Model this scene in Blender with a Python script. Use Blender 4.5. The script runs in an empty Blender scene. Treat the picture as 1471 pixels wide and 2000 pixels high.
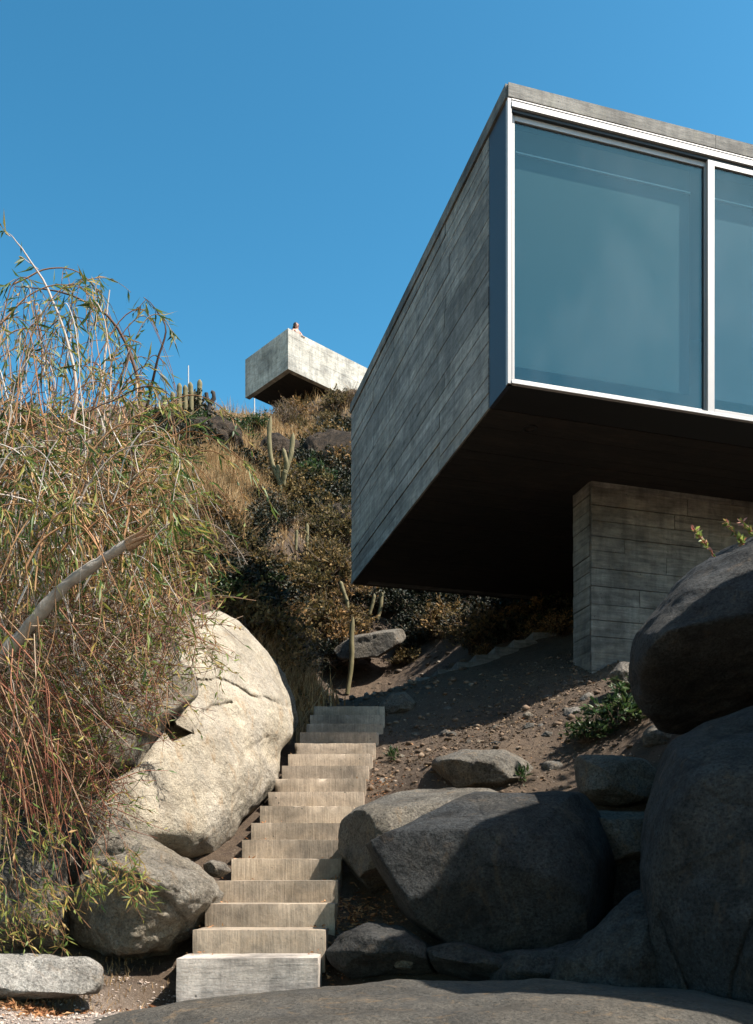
import bpy, math, random
import numpy as np
from math import radians as R
random.seed(7)
rng = np.random.default_rng(11)

# ------------------------------------------------------------------ camera, sky, sun, exposure
F, CX, HY = 1785.0, 735.5, 1720.0          # focal length and horizon measured on the 1471 x 2000 photograph
sc = bpy.context.scene
COL = sc.collection
cam = bpy.data.objects.new('camera', bpy.data.cameras.new('camera')); COL.objects.link(cam)
cam.location = (0, 0, 0); cam.rotation_euler = (R(90), 0, 0)
cam.data.sensor_fit = 'HORIZONTAL'; cam.data.sensor_width = 36
cam.data.lens = 36 * F / 1471; cam.data.shift_y = (HY - 1000) / 1471
cam.data.clip_start = 0.05; cam.data.clip_end = 5000
sc.camera = cam
SUN_AZ, SUN_EL = 66.0, 54.0                # azimuth measured from behind the camera towards the right
sdir = np.array([math.sin(R(SUN_AZ)) * math.cos(R(SUN_EL)), -math.cos(R(SUN_AZ)) * math.cos(R(SUN_EL)), math.sin(R(SUN_EL))])
w = bpy.data.worlds.new('World'); sc.world = w; w.use_nodes = True
wt = w.node_tree; wt.nodes.clear()
wo = wt.nodes.new('ShaderNodeOutputWorld'); bg = wt.nodes.new('ShaderNodeBackground')
sky = wt.nodes.new('ShaderNodeTexSky'); sky.sky_type = 'NISHITA'; sky.sun_disc = False
sky.sun_elevation = R(SUN_EL); sky.sun_rotation = R(180 - SUN_AZ)
sky.air_density = 1.0; sky.dust_density = 0.7; sky.ozone_density = 3.0; sky.altitude = 0
hs = wt.nodes.new('ShaderNodeHueSaturation'); hs.inputs['Saturation'].default_value = 1.22; hs.inputs['Hue'].default_value = 0.48
gm = wt.nodes.new('ShaderNodeGamma'); gm.inputs['Gamma'].default_value = 1.6
tn = wt.nodes.new('ShaderNodeMix'); tn.data_type = 'RGBA'; tn.blend_type = 'MULTIPLY'; tn.inputs[0].default_value = 1; tn.inputs[7].default_value = (1.1, .76, .535, 1)
wt.links.new(sky.outputs[0], hs.inputs['Color']); wt.links.new(hs.outputs[0], gm.inputs[0]); wt.links.new(gm.outputs[0], tn.inputs[6]); wt.links.new(tn.outputs[2], bg.inputs[0])
bg.inputs[1].default_value = 0.082; wt.links.new(bg.outputs[0], wo.inputs[0])
sun = bpy.data.objects.new('sun', bpy.data.lights.new('sun', 'SUN')); COL.objects.link(sun)
sun.data.energy = 5.0; sun.data.angle = R(0.5); sun.data.color = (1.0, 0.93, 0.82)
from mathutils import Vector
sun.rotation_euler = Vector(sdir.tolist()).to_track_quat('Z', 'Y').to_euler()
sc.view_settings.view_transform = 'Standard'; sc.view_settings.look = 'None'
sc.view_settings.gamma = 1; sc.view_settings.exposure = 1.33; sc.view_settings.use_curve_mapping = False
sc.cycles.max_bounces = 6; sc.cycles.transparent_max_bounces = 12

# ------------------------------------------------------------------ helpers
def P(px, py, Y):
    return np.array([(px - CX) / F * Y, Y, (HY - py) / F * Y])

def _h(ix, iy, iz, s):
    n = (ix.astype(np.int64) * 374761393 + iy.astype(np.int64) * 668265263 + iz.astype(np.int64) * 2147483647 + s * 974634777) & 0x7fffffff
    n = ((n ^ (n >> 13)) * 1274126177) & 0x7fffffff
    n = (n ^ (n >> 16)) & 0xffff
    return n / 65535.0 * 2 - 1
def noise(p, s=0):
    i = np.floor(p); f = p - i; f = f * f * (3 - 2 * f)
    x, y, z = i[:, 0], i[:, 1], i[:, 2]
    def L(a, b, t): return a + (b - a) * t
    fx, fy, fz = f[:, 0], f[:, 1], f[:, 2]
    return L(L(L(_h(x, y, z, s), _h(x + 1, y, z, s), fx), L(_h(x, y + 1, z, s), _h(x + 1, y + 1, z, s), fx), fy),
             L(L(_h(x, y, z + 1, s), _h(x + 1, y, z + 1, s), fx), L(_h(x, y + 1, z + 1, s), _h(x + 1, y + 1, z + 1, s), fx), fy), fz)
def fbm(p, o=4, s=0, g=0.5):
    a = 1.0; t = 0; r = np.zeros(len(p))
    for k in range(o):
        r += a * noise(p * (2.03 ** k) + 17.3 * k, s + k); t += a; a *= g
    return r / t

def tag(o, label=None, cat=None, group=None, kind=None):
    if label: o['label'] = label
    if cat: o['category'] = cat
    if group: o['group'] = group
    if kind: o['kind'] = kind
    return o
def empty(name, loc, label, cat, group=None):
    o = bpy.data.objects.new(name, None); COL.objects.link(o); o.location = [float(v) for v in loc]
    o.empty_display_size = 0.2
    return tag(o, label, cat, group)
def link(name, me, parent=None, mat=None):
    if mat is not None and len(me.materials) == 0: me.materials.append(mat)
    o = bpy.data.objects.new(name, me); COL.objects.link(o)
    if parent is not None:
        o.parent = parent
        g = parent; off = Vector((0, 0, 0))
        while g: off += g.location; g = g.parent
        o.location = -off
    return o
def mk(name, v, f, mat=None, smooth=False, attr=None, sharp=None):
    me = bpy.data.meshes.new(name)
    if isinstance(f, np.ndarray):
        n, k = f.shape
        me.vertices.add(len(v)); me.vertices.foreach_set('co', np.asarray(v, dtype=np.float32).ravel())
        me.loops.add(n * k); me.loops.foreach_set('vertex_index', f.astype(np.int32).ravel())
        me.polygons.add(n); me.polygons.foreach_set('loop_start', np.arange(0, n * k, k, dtype=np.int32))
        me.polygons.foreach_set('loop_total', np.full(n, k, dtype=np.int32))
        me.update(calc_edges=True); me.validate()
    else:
        me.from_pydata([tuple(map(float, a)) for a in v], [], f); me.update()
    if smooth:
        me.polygons.foreach_set('use_smooth', np.ones(len(me.polygons), dtype=bool))
        if sharp: me.set_sharp_from_angle(angle=R(sharp))
    if attr is not None:
        a = me.attributes.new('v', 'FLOAT', 'POINT'); a.data.foreach_set('value', np.asarray(attr, dtype=np.float32))
    if mat: me.materials.append(mat)
    return me

BF = [(0, 3, 2, 1), (4, 5, 6, 7), (0, 1, 5, 4), (1, 2, 6, 5), (2, 3, 7, 6), (3, 0, 4, 7)]
def local_box(a, b):
    (x0, y0, z0), (x1, y1, z1) = a, b
    return [(x0, y0, z0), (x1, y0, z0), (x1, y1, z0), (x0, y1, z0), (x0, y0, z1), (x1, y0, z1), (x1, y1, z1), (x0, y1, z1)]
def boxobj(name, a, b, mat, parent=None, bevel=0.0, rotz=None, loc=None):
    v = local_box(a, b)
    if bevel > 0:
        import bmesh
        bm = bmesh.new(); vs = [bm.verts.new(p) for p in v]
        for q in BF: bm.faces.new([vs[i] for i in q])
        bmesh.ops.bevel(bm, geom=list(bm.edges), offset=bevel, segments=2, affect='EDGES', profile=0.6)
        me = bpy.data.meshes.new(name); bm.to_mesh(me); bm.free(); me.materials.append(mat)
    else:
        me = mk(name, v, BF, mat)
    o = bpy.data.objects.new(name, me); COL.objects.link(o)
    if parent is not None: o.parent = parent
    if loc is not None: o.location = loc
    if rotz is not None: o.rotation_euler = (0, 0, rotz)
    return o

def tubes(paths, radii, sides=3, vals=None):
    """many tapered tubes as one mesh: paths list of (n,3), radii list of (n,)"""
    V = []; Fc = []; A = []; base = 0
    ang = np.arange(sides) * 2 * np.pi / sides
    for i, (p, r) in enumerate(zip(paths, radii)):
        n = len(p); t = np.gradient(p, axis=0); t /= (np.linalg.norm(t, axis=1, keepdims=True) + 1e-9)
        up = np.array([0.31, 0.23, 0.92]); u = np.cross(t, up); u /= (np.linalg.norm(u, axis=1, keepdims=True) + 1e-9)
        w_ = np.cross(t, u)
        ring = p[:, None, :] + r[:, None, None] * (np.cos(ang)[None, :, None] * u[:, None, :] + np.sin(ang)[None, :, None] * w_[:, None, :])
        V.append(ring.reshape(-1, 3))
        k = np.arange(n - 1)[:, None] * sides; j = np.arange(sides)[None, :]; j2 = (j + 1) % sides
        Fc.append((np.stack([k + j, k + j2, k + sides + j2, k + sides + j], -1).reshape(-1, 4)) + base)
        A.append(np.full(n * sides, vals[i] if vals is not None else 0.5)); base += n * sides
    return np.concatenate(V), np.concatenate(Fc), np.concatenate(A)
def leaves(pos, d, L, W, vals, fold=0.25):
    """folded lance leaves, 4 tris"""
    n = len(pos); d = d / (np.linalg.norm(d, axis=1, keepdims=True) + 1e-9)
    r = rng.normal(size=(n, 3)); s = np.cross(d, r); s /= (np.linalg.norm(s, axis=1, keepdims=True) + 1e-9)
    nn = np.cross(s, d)
    L = L[:, None]; W = W[:, None]
    a = pos; b = pos + d * L * .4 + s * W * .5 + nn * W * fold; c = pos + d * L + nn * L * -.12; e = pos + d * L * .4 - s * W * .5 + nn * W * fold
    m = pos + d * L * .45
    V = np.stack([a, b, c, e, m], 1).reshape(-1, 3)
    k = np.arange(n)[:, None] * 5
    Fc = np.concatenate([k + np.array([[0, 1, 4]]), k + np.array([[1, 2, 4]]), k + np.array([[2, 3, 4]]), k + np.array([[3, 0, 4]])])
    return V, Fc, np.repeat(vals, 5)

# ------------------------------------------------------------------ materials
class NT:
    def __init__(s, name):
        s.m = bpy.data.materials.new(name); s.m.use_nodes = True; s.t = s.m.node_tree; s.t.nodes.clear()
        s.out = s.n('ShaderNodeOutputMaterial'); s.b = s.n('ShaderNodeBsdfPrincipled'); s.l(s.b.outputs[0], s.out.inputs[0])
    def n(s, k, **kw):
        x = s.t.nodes.new(k)
        for a, b in kw.items(): setattr(x, a, b)
        return x
    def l(s, a, b): s.t.links.new(a, b)
    def noise(s, vec, scale, detail=4, rough=.55, dist=0):
        x = s.n('ShaderNodeTexNoise'); x.inputs['Scale'].default_value = scale; x.inputs['Detail'].default_value = detail
        x.inputs['Roughness'].default_value = rough; x.inputs['Distortion'].default_value = dist; s.l(vec, x.inputs['Vector']); return x.outputs['Fac']
    def ramp(s, fac, stops):
        x = s.n('ShaderNodeValToRGB'); e = x.color_ramp.elements
        while len(e) < len(stops): e.new(0.5)
        for q, (p, c) in zip(e, stops): q.position = p; q.color = (*c, 1) if len(c) == 3 else c
        s.l(fac, x.inputs[0]); return x.outputs[0]
    def mix(s, fac, a, b, mode='MIX'):
        x = s.n('ShaderNodeMix', data_type='RGBA', blend_type=mode)
        for sock, val in ((x.inputs[0], fac), (x.inputs[6], a), (x.inputs[7], b)):
            if isinstance(val, (int, float)): sock.default_value = val
            elif isinstance(val, tuple): sock.default_value = (*val, 1)
            else: s.l(val, sock)
        return x.outputs[2]
    def math(s, op, a, b=0.0):
        x = s.n('ShaderNodeMath', operation=op)
        for sock, val in ((x.inputs[0], a), (x.inputs[1], b)):
            if isinstance(val, (int, float)): sock.default_value = val
            else: s.l(val, sock)
        return x.outputs[0]
    def bump(s, h, strength, dist, prev=None):
        x = s.n('ShaderNodeBump'); x.inputs['Strength'].default_value = strength; x.inputs['Distance'].default_value = dist
        s.l(h, x.inputs['Height'])
        if prev is not None: s.l(prev, x.inputs['Normal'])
        return x.outputs[0]
    def scale(s, vec, v, rand=None):
        x = s.n('ShaderNodeMapping'); x.inputs['Scale'].default_value = v; s.l(vec, x.inputs[0])
        if rand is not None:
            c = s.n('ShaderNodeCombineXYZ'); s.l(s.math('MULTIPLY', rand, 37.0), c.inputs[0]); s.l(s.math('MULTIPLY', rand, 91.0), c.inputs[2]); s.l(c.outputs[0], x.inputs[1])
        return x.outputs[0]
def g(v): return (v, v, v)

def granite(name, base, warm, dark, speck=.5, bump=1.0, stain=0.5, rough=.92, rust=.5):
    t = NT(name); pos = t.n('ShaderNodeNewGeometry').outputs['Position']
    big = t.noise(pos, 1.1, 6, .62, .8); mid = t.noise(pos, 5, 6, .7, .3); fine = t.noise(pos, 48, 4, .75); grain = t.noise(pos, 120, 3, .7)
    c = t.mix(t.ramp(big, [(.40, g(0)), (.60, g(1))]), base, warm)
    c = t.mix(t.math('MULTIPLY', t.ramp(mid, [(.48, g(0)), (.66, g(1))]), stain), c, dark)
    v = t.n('ShaderNodeTexVoronoi'); v.inputs['Scale'].default_value = 38; v.inputs['Randomness'].default_value = 1; t.l(pos, v.inputs['Vector'])
    fl = t.ramp(v.outputs['Distance'], [(.18, g(1)), (.42, g(0))])
    c = t.mix(t.math('MULTIPLY', t.math('MULTIPLY', fl, t.ramp(grain, [(.42, g(0)), (.55, g(1))])), speck), c, tuple(x * .15 for x in dark))
    c = t.mix(.6, c, t.ramp(t.noise(pos, 2.4, 7, .7, .5), [(.36, g(.45)), (.5, g(.9)), (.62, g(1.25))]), 'MULTIPLY')
    c = t.mix(min(1, speck * .9), c, t.ramp(fine, [(.36, g(.22)), (.5, g(.8)), (.66, g(1.25))]), 'MULTIPLY')
    c = t.mix(min(1, speck * .7), c, t.ramp(grain, [(.35, g(.35)), (.62, g(1.15))]), 'MULTIPLY')
    st = t.noise(t.scale(pos, (2.2, 2.2, .8)), 2.0, 7, .72, 1.8)
    c = t.mix(t.math('MULTIPLY', t.ramp(st, [(.56, g(0)), (.64, g(1))]), rust), c, (.40, .25, .12))
    vein = t.noise(pos, 1.6, 4, .6, 1.2)
    c = t.mix(t.math('MULTIPLY', t.ramp(vein, [(.494, g(0)), (.5, g(1)), (.506, g(0))]), .45), c, tuple(x * .6 for x in dark))
    t.l(c, t.b.inputs['Base Color']); t.b.inputs['Roughness'].default_value = rough; t.b.inputs['Specular IOR Level'].default_value = .25
    b = t.bump(t.noise(pos, 4, 8, .66), .8 * bump, .10)
    b = t.bump(t.noise(pos, 20, 5, .65), .6 * bump, .035, b); b = t.bump(fine, .6 * bump, .016, b)
    t.l(b, t.b.inputs['Normal']); return t.m

def concrete_board(name, lo, hi, warm=(.3, .26, .2), axis=0, speck=.5, var=.62, cloud=.85):
    """board marked concrete, grain along local x"""
    t = NT(name); oc = t.n('ShaderNodeTexCoord').outputs['Object']; pos = t.n('ShaderNodeNewGeometry').outputs['Position']
    rnd = t.n('ShaderNodeObjectInfo').outputs['Random']
    sc_ = (1.1, 7, 9) if axis == 0 else (21, 9, 1.1)
    st = t.noise(t.scale(oc, sc_, rnd), 1.6, 6, .62, .35); st2 = t.noise(t.scale(oc, tuple(3 * x for x in sc_), rnd), 1.6, 4, .6)
    c = t.mix(t.ramp(st, [(.3, g(0)), (.72, g(1))] if axis == 0 else [(.1, g(0)), (.9, g(1))]), lo, hi)
    c = t.mix(.75, c, t.ramp(rnd, [(0, g(var)), (.5, g(.5 + var * .45)), (1, (1.0, .99, .96))]), 'MULTIPLY')
    cl = t.noise(pos, 1.1, 5, .6, .4)
    c = t.mix(cloud, c, t.ramp(cl, [(.36, g(.38)), (.5, g(.8)), (.62, g(1.12))]), 'MULTIPLY'); c = t.mix(.6, c, t.ramp(t.noise(pos, 7, 6, .72, .6), [(.36, g(.5)), (.55, g(1)), (.7, g(1.2))]), 'MULTIPLY')
    c = t.mix(.5 if axis == 0 else .25, c, t.ramp(t.noise(t.scale(pos, (5, 5, .45)), 2.2, 5, .65), [(.38, g(.5)), (.55, g(1))]), 'MULTIPLY')
    c = t.mix(t.math('MULTIPLY', t.ramp(t.noise(pos, 2.3, 5, .7, 1), [(.5, g(0)), (.7, g(1))]), .35), c, warm)
    c = t.mix(.5 if axis == 0 else .3, c, t.ramp(st2, [(.36, g(.5)), (.55, g(1))]), 'MULTIPLY')
    v = t.n('ShaderNodeTexVoronoi'); v.inputs['Scale'].default_value = 9; t.l(pos, v.inputs['Vector'])
    c = t.mix(t.math('MULTIPLY', t.ramp(v.outputs['Distance'], [(.05, g(1)), (.09, g(0))]), .8), c, (.03, .03, .03))
    c = t.mix(speck * .5, c, t.ramp(t.noise(pos, 60, 3, .6), [(.35, g(.55)), (.6, g(1))]), 'MULTIPLY')
    t.l(c, t.b.inputs['Base Color']); t.b.inputs['Roughness'].default_value = .82
    b = t.bump(st, .5, .012); b = t.bump(st2, .4, .005, b); b = t.bump(t.noise(pos, 45, 4, .6), .35, .006, b)
    t.l(b, t.b.inputs['Normal']); return t.m

def plain(name, col, rough=.5, metal=0.0, noise_amt=.15, nscale=20, bump=0.0):
    t = NT(name); pos = t.n('ShaderNodeNewGeometry').outputs['Position']
    n = t.noise(pos, nscale, 4, .6)
    c = t.mix(noise_amt * 2, col, t.ramp(n, [(.3, g(.4)), (.7, g(1))]), 'MULTIPLY')
    t.l(c, t.b.inputs['Base Color']); t.b.inputs['Roughness'].default_value = rough; t.b.inputs['Metallic'].default_value = metal
    if bump: t.l(t.bump(n, bump, .01), t.b.inputs['Normal'])
    return t.m
def foliage(name, stops, rough=.6, trans=.25, spec=.3, tint=False):
    t = NT(name); a = t.n('ShaderNodeAttribute'); a.attribute_name = 'v'
    c = t.ramp(a.outputs['Fac'], stops)
    if tint: c = t.mix(.85, c, t.ramp(t.n('ShaderNodeObjectInfo').outputs['Random'], [(0, (.45, .55, .4)), (.25, (1.15, 1.0, .8)), (.5, (.65, .72, .55)), (.75, (1.3, 1.05, .85)), (1, (.9, .9, .9))]), 'MULTIPLY')
    t.l(c, t.b.inputs['Base Color']); t.b.inputs['Roughness'].default_value = rough; t.b.inputs['Specular IOR Level'].default_value = spec
    if trans:
        tr = t.n('ShaderNodeBsdfTranslucent'); t.l(c, tr.inputs[0]); mx = t.n('ShaderNodeMixShader'); mx.inputs[0].default_value = trans
        t.l(t.b.outputs[0], mx.inputs[1]); t.l(tr.outputs[0], mx.inputs[2]); t.l(mx.outputs[0], t.out.inputs[0])
    return t.m

M = {}
M['cream'] = granite('cream_granite', (.58, .52, .43), (.64, .56, .43), (.42, .35, .26), .36, 1.0, .6, rust=.45)
M['grey'] = granite('grey_granite', (.25, .235, .21), (.30, .265, .215), (.11, .10, .09), .7, 1.4, .6, rust=.3)
M['mid'] = granite('weathered_granite', (.44, .40, .34), (.50, .43, .33), (.20, .17, .14), .55, 1.8, .7, rust=.35)
M['white'] = granite('whitish_stone', (.72, .69, .64), (.64, .58, .50), (.30, .27, .24), .5, 2.0, .6, rust=.25)
M['dark'] = granite('dark_granite', (.085, .094, .104), (.11, .105, .098), (.024, .026, .029), .75, 1.5, .85, rust=.12)
M['pale'] = granite('pale_stone', (.46, .43, .39), (.42, .37, .31), (.18, .16, .14), .7, 1.8, .6, rust=.3)
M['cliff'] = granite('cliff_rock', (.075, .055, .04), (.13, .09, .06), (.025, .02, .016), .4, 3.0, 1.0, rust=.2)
M['slab'] = granite('slab_rock', (.12, .112, .10), (.15, .13, .105), (.08, .075, .065), .6, .9, .5, rust=.25)
M['board'] = concrete_board('board_marked_concrete', (.20, .195, .178), (.55, .53, .485), (.38, .32, .23))
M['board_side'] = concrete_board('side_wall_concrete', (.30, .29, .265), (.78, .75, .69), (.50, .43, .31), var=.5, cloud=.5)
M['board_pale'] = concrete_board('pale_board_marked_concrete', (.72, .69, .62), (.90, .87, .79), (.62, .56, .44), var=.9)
M['board_soffit_shade'] = concrete_board('shade_darkened_concrete', (.010, .008, .007), (.045, .033, .024), (.07, .038, .022))  # shade under house and pavilion deck put into the concrete colour
M['core'] = plain('joint_concrete', (.03, .03, .028), .9)
M['step'] = concrete_board('step_concrete', (.56, .45, .34), (.84, .69, .53), (.62, .46, .30), axis=2, speck=.6, var=.85)
M['step_pale'] = concrete_board('pale_step_concrete', (.72, .64, .57), (.92, .83, .75), (.66, .55, .44), speck=1.0, var=.9)
M['fascia'] = concrete_board('fascia_concrete', (.30, .28, .25), (.45, .42, .37), (.38, .36, .24))
M['alu'] = plain('anodised_aluminium', (.60, .57, .55), .45, .1, .06, 6)
M['alu_dark'] = plain('dark_channel', (.05, .055, .06), .5, .3)
M['navy'] = plain('blue_grey_metal_sheet', (.045, .05, .065), .5, .0, .08, 3)
M['black'] = plain('black_metal', (.012, .012, .013), .6)
M['pole'] = plain('galvanised_pole', (.55, .55, .55), .5, .3)
M['willow_bark'] = plain('silvery_bark', (.55, .50, .45), .85, 0, .35, 18, .8)
M['raw_wood'] = plain('split_wood', (.58, .38, .24), .8, 0, .3, 40, .6)

# glass: thin pane, mostly mirror of the sky over a dim room
t = NT('window_glass'); gl = t.n('ShaderNodeBsdfGlossy'); gl.inputs['Roughness'].default_value = .02; gl.inputs['Color'].default_value = (.50, .86, .86, 1)
tr = t.n('ShaderNodeBsdfTransparent'); tr.inputs[0].default_value = (.72, .82, .84, 1)
mx = t.n('ShaderNodeMixShader'); mx.inputs[0].default_value = .06
t.l(tr.outputs[0], mx.inputs[1]); t.l(gl.outputs[0], mx.inputs[2])
pos = t.n('ShaderNodeNewGeometry').outputs['Position']
df = t.n('ShaderNodeBsdfDiffuse'); df.inputs[0].default_value = (.5, .52, .55, 1); m2 = t.n('ShaderNodeMixShader')
du = t.noise(t.scale(pos, (1.2, 1.2, .8)), .8, 4, .55, .2); du2 = t.noise(pos, 16, 5, .75, 2.0)
f1 = t.math('MULTIPLY', t.ramp(du, [(.42, g(0)), (.75, g(1))]), .035); f2 = t.math('MULTIPLY', t.ramp(du2, [(.66, g(0)), (.74, g(1))]), .06)
t.l(t.math('ADD', t.math('ADD', f1, f2), .004), m2.inputs[0]); t.l(mx.outputs[0], m2.inputs[1]); t.l(df.outputs[0], m2.inputs[2]); t.l(m2.outputs[0], t.out.inputs[0])
M['glass'] = t.m
M['blind'] = plain('teal_blind', (.008, .040, .044), .85, 0, .1, 2)
M['blind_pale'] = plain('grey_blind', (.05, .065, .09), .85, 0, .2, 2)
M['room'] = plain('room_plaster', (.3, .3, .3), .9)

# ground material
t = NT('dry_soil'); pos = t.n('ShaderNodeNewGeometry').outputs['Position']
c = t.mix(t.ramp(t.noise(pos, .9, 5, .6, .3), [(.35, g(0)), (.65, g(1))]), (.15, .098, .062), (.25, .17, .108))
c = t.mix(t.ramp(t.noise(pos, 9, 5, .7), [(.5, g(0)), (.7, g(1))]), c, (.12, .075, .05))
c = t.mix(.7, c, t.ramp(t.noise(pos, 60, 4, .75), [(.3, g(.35)), (.5, g(.8)), (.7, g(1.0))]), 'MULTIPLY')
v = t.n('ShaderNodeTexVoronoi'); v.inputs['Scale'].default_value = 28; t.l(pos, v.inputs['Vector'])
sp = t.ramp(v.outputs['Distance'], [(.15, g(1)), (.25, g(0))])
sel = t.ramp(t.noise(pos, 13, 2), [(.55, g(0)), (.6, g(1))])
c = t.mix(t.math('MULTIPLY', sp, sel), c, (.42, .36, .29))
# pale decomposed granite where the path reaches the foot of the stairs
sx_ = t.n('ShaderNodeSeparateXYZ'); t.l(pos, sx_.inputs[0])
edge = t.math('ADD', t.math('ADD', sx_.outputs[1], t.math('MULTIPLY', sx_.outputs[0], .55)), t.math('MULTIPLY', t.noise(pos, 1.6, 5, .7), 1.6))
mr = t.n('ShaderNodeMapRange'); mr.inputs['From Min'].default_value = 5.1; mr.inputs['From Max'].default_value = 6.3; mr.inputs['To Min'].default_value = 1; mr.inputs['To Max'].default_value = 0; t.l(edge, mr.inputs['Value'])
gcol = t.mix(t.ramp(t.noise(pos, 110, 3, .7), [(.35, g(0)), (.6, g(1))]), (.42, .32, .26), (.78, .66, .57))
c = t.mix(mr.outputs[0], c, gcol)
t.l(c, t.b.inputs['Base Color']); t.b.inputs['Roughness'].default_value = .95
b = t.bump(t.noise(pos, 12, 7, .75), 1.0, .09); b = t.bump(t.noise(pos, 60, 5, .75), 1.0, .03, b); b = t.bump(sp, .5, .01, b)
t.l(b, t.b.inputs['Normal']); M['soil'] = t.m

M['leaf_willow'] = foliage('willow_leaf', [(0, (.04, .09, .02)), (.4, (.10, .18, .04)), (.68, (.25, .29, .06)), (.88, (.48, .38, .10)), (1, (.55, .33, .15))], .5, .3)
M['twig'] = foliage('willow_twig', [(0, (.07, .04, .03)), (.15, (.14, .07, .045)), (.3, (.42, .20, .10)), (.55, (.58, .35, .18)), (.8, (.58, .46, .38)), (1, (.68, .63, .58))], .8, 0)
M['twig_red'] = foliage('red_twig', [(0, (.07, .025, .018)), (.3, (.20, .06, .035)), (.5, (.34, .12, .065)), (.7, (.40, .25, .14)), (1, (.5, .42, .34))], .6, 0)
M['dry_leaf'] = foliage('dry_scrub_leaf', [(0, (.035, .03, .012)), (.4, (.15, .12, .05)), (.75, (.34, .23, .10)), (1, (.48, .32, .16))], .8, .2, tint=True)
M['dry_twig'] = foliage('dry_scrub_twig', [(0, (.10, .07, .05)), (1, (.30, .22, .16))], .9, 0)
M['shade_leaf'] = foliage('shade_leaf', [(0, (.004, .008, .004)), (.7, (.015, .026, .010)), (1, (.09, .08, .03))], .6, .08)  # near-black foliage colour standing in for pockets of shade
M['green_leaf'] = foliage('green_leaf', [(0, (.012, .03, .012)), (.6, (.04, .085, .025)), (1, (.12, .17, .05))], .45, .25)
M['grass_dry'] = foliage('dry_grass', [(0, (.22, .12, .05)), (.5, (.50, .32, .15)), (1, (.66, .48, .26))], .8, .25)
M['litter'] = foliage('fallen_leaf', [(0, (.22, .09, .04)), (.5, (.45, .20, .08)), (1, (.6, .36, .18))], .7, .1)
M['pebble'] = foliage('pebble', [(0, (.08, .06, .045)), (.7, (.20, .15, .11)), (1, (.38, .32, .26))], .9, 0)
M['debris'] = foliage('dead_debris', [(0, (.04, .028, .018)), (.6, (.13, .09, .055)), (1, (.40, .28, .17))], .9, 0)
M['clod'] = foliage('clod', [(0, (.10, .07, .045)), (.8, (.26, .18, .125)), (1, (.34, .26, .19))], .95, 0)
M['gravel'] = foliage('gravel', [(0, (.35, .26, .21)), (.6, (.65, .53, .45)), (1, (.85, .74, .66))], .9, 0)
M['cactus'] = foliage('cactus_skin', [(0, (.05, .055, .02)), (.5, (.13, .12, .05)), (1, (.42, .34, .20))], .8, 0)
M['flower'] = foliage('succulent', [(0, (.12, .24, .05)), (.6, (.40, .45, .12)), (.75, (.60, .18, .14)), (1, (.75, .5, .42))], .5, .3)
M['skin'] = plain('skin', (.55, .27, .19), .55, 0, .08, 8)
M['hair'] = plain('dark_hair', (.03, .018, .012), .5)
M['swim'] = plain('red_bikini', (.30, .05, .04), .7)

ALB = 0.58      # measured base colours were set a little high for this exposure
for m_ in list(bpy.data.materials):
    nt = m_.node_tree
    for nd in nt.nodes:
        if nd.type == 'BSDF_PRINCIPLED' and nd.inputs['Base Color'].links:
            src = nd.inputs['Base Color'].links[0].from_socket; mm = nt.nodes.new('ShaderNodeMix'); mm.data_type = 'RGBA'; mm.blend_type = 'MULTIPLY'; mm.inputs[0].default_value = 1
            mm.inputs[7].default_value = (ALB, ALB, ALB, 1); nt.links.new(src, mm.inputs[6]); nt.links.new(mm.outputs[2], nd.inputs['Base Color'])

# ------------------------------------------------------------------ the ground: one sheet through measured points
K = 1.08
SY = [6 + .375 * i for i in range(17)]
SU = [-151, -96, -45, .5, 43, 80, 113, 146, 174, 200, 225, 248, 269, 290, 307, 324, 341]
SZ = [u / F * y for u, y in zip(SU, SY)]
C = [(-8, -6, -1.0), (0, -6, -.95), (8, -6, -.8), (-4, 0, -.88), (0, 0, -.88), (4, 0, -.8), (-3, 3.5, -.82), (0, 3.5, -.82), (3, 3.5, -.75),
     (-2.2, 5, -.78), (-1.3, 5.4, -.77), (0, 5.2, -.74), (1.5, 5.2, -.72), (-3.2, 6.2, -.55), (-1.7, 6.2, -.72), (6, 5, -.2), (10, 5, .4), (-8, 5, -.3)]
for i in range(0, 17, 2):
    xc = -.849 + .0815 * (SY[i] - 6)
    C += [(xc + .15, SY[i], SZ[i] - (.20 if i else .38)), (xc - .75, SY[i] + .05, SZ[i] - .34 - .1 * (i < 10)), (xc + .75, SY[i], SZ[i] - (.28 if i < 9 else .14))]
def CP(px, py, Y): p = P(px, py, Y); C.append(tuple(p))
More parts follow.
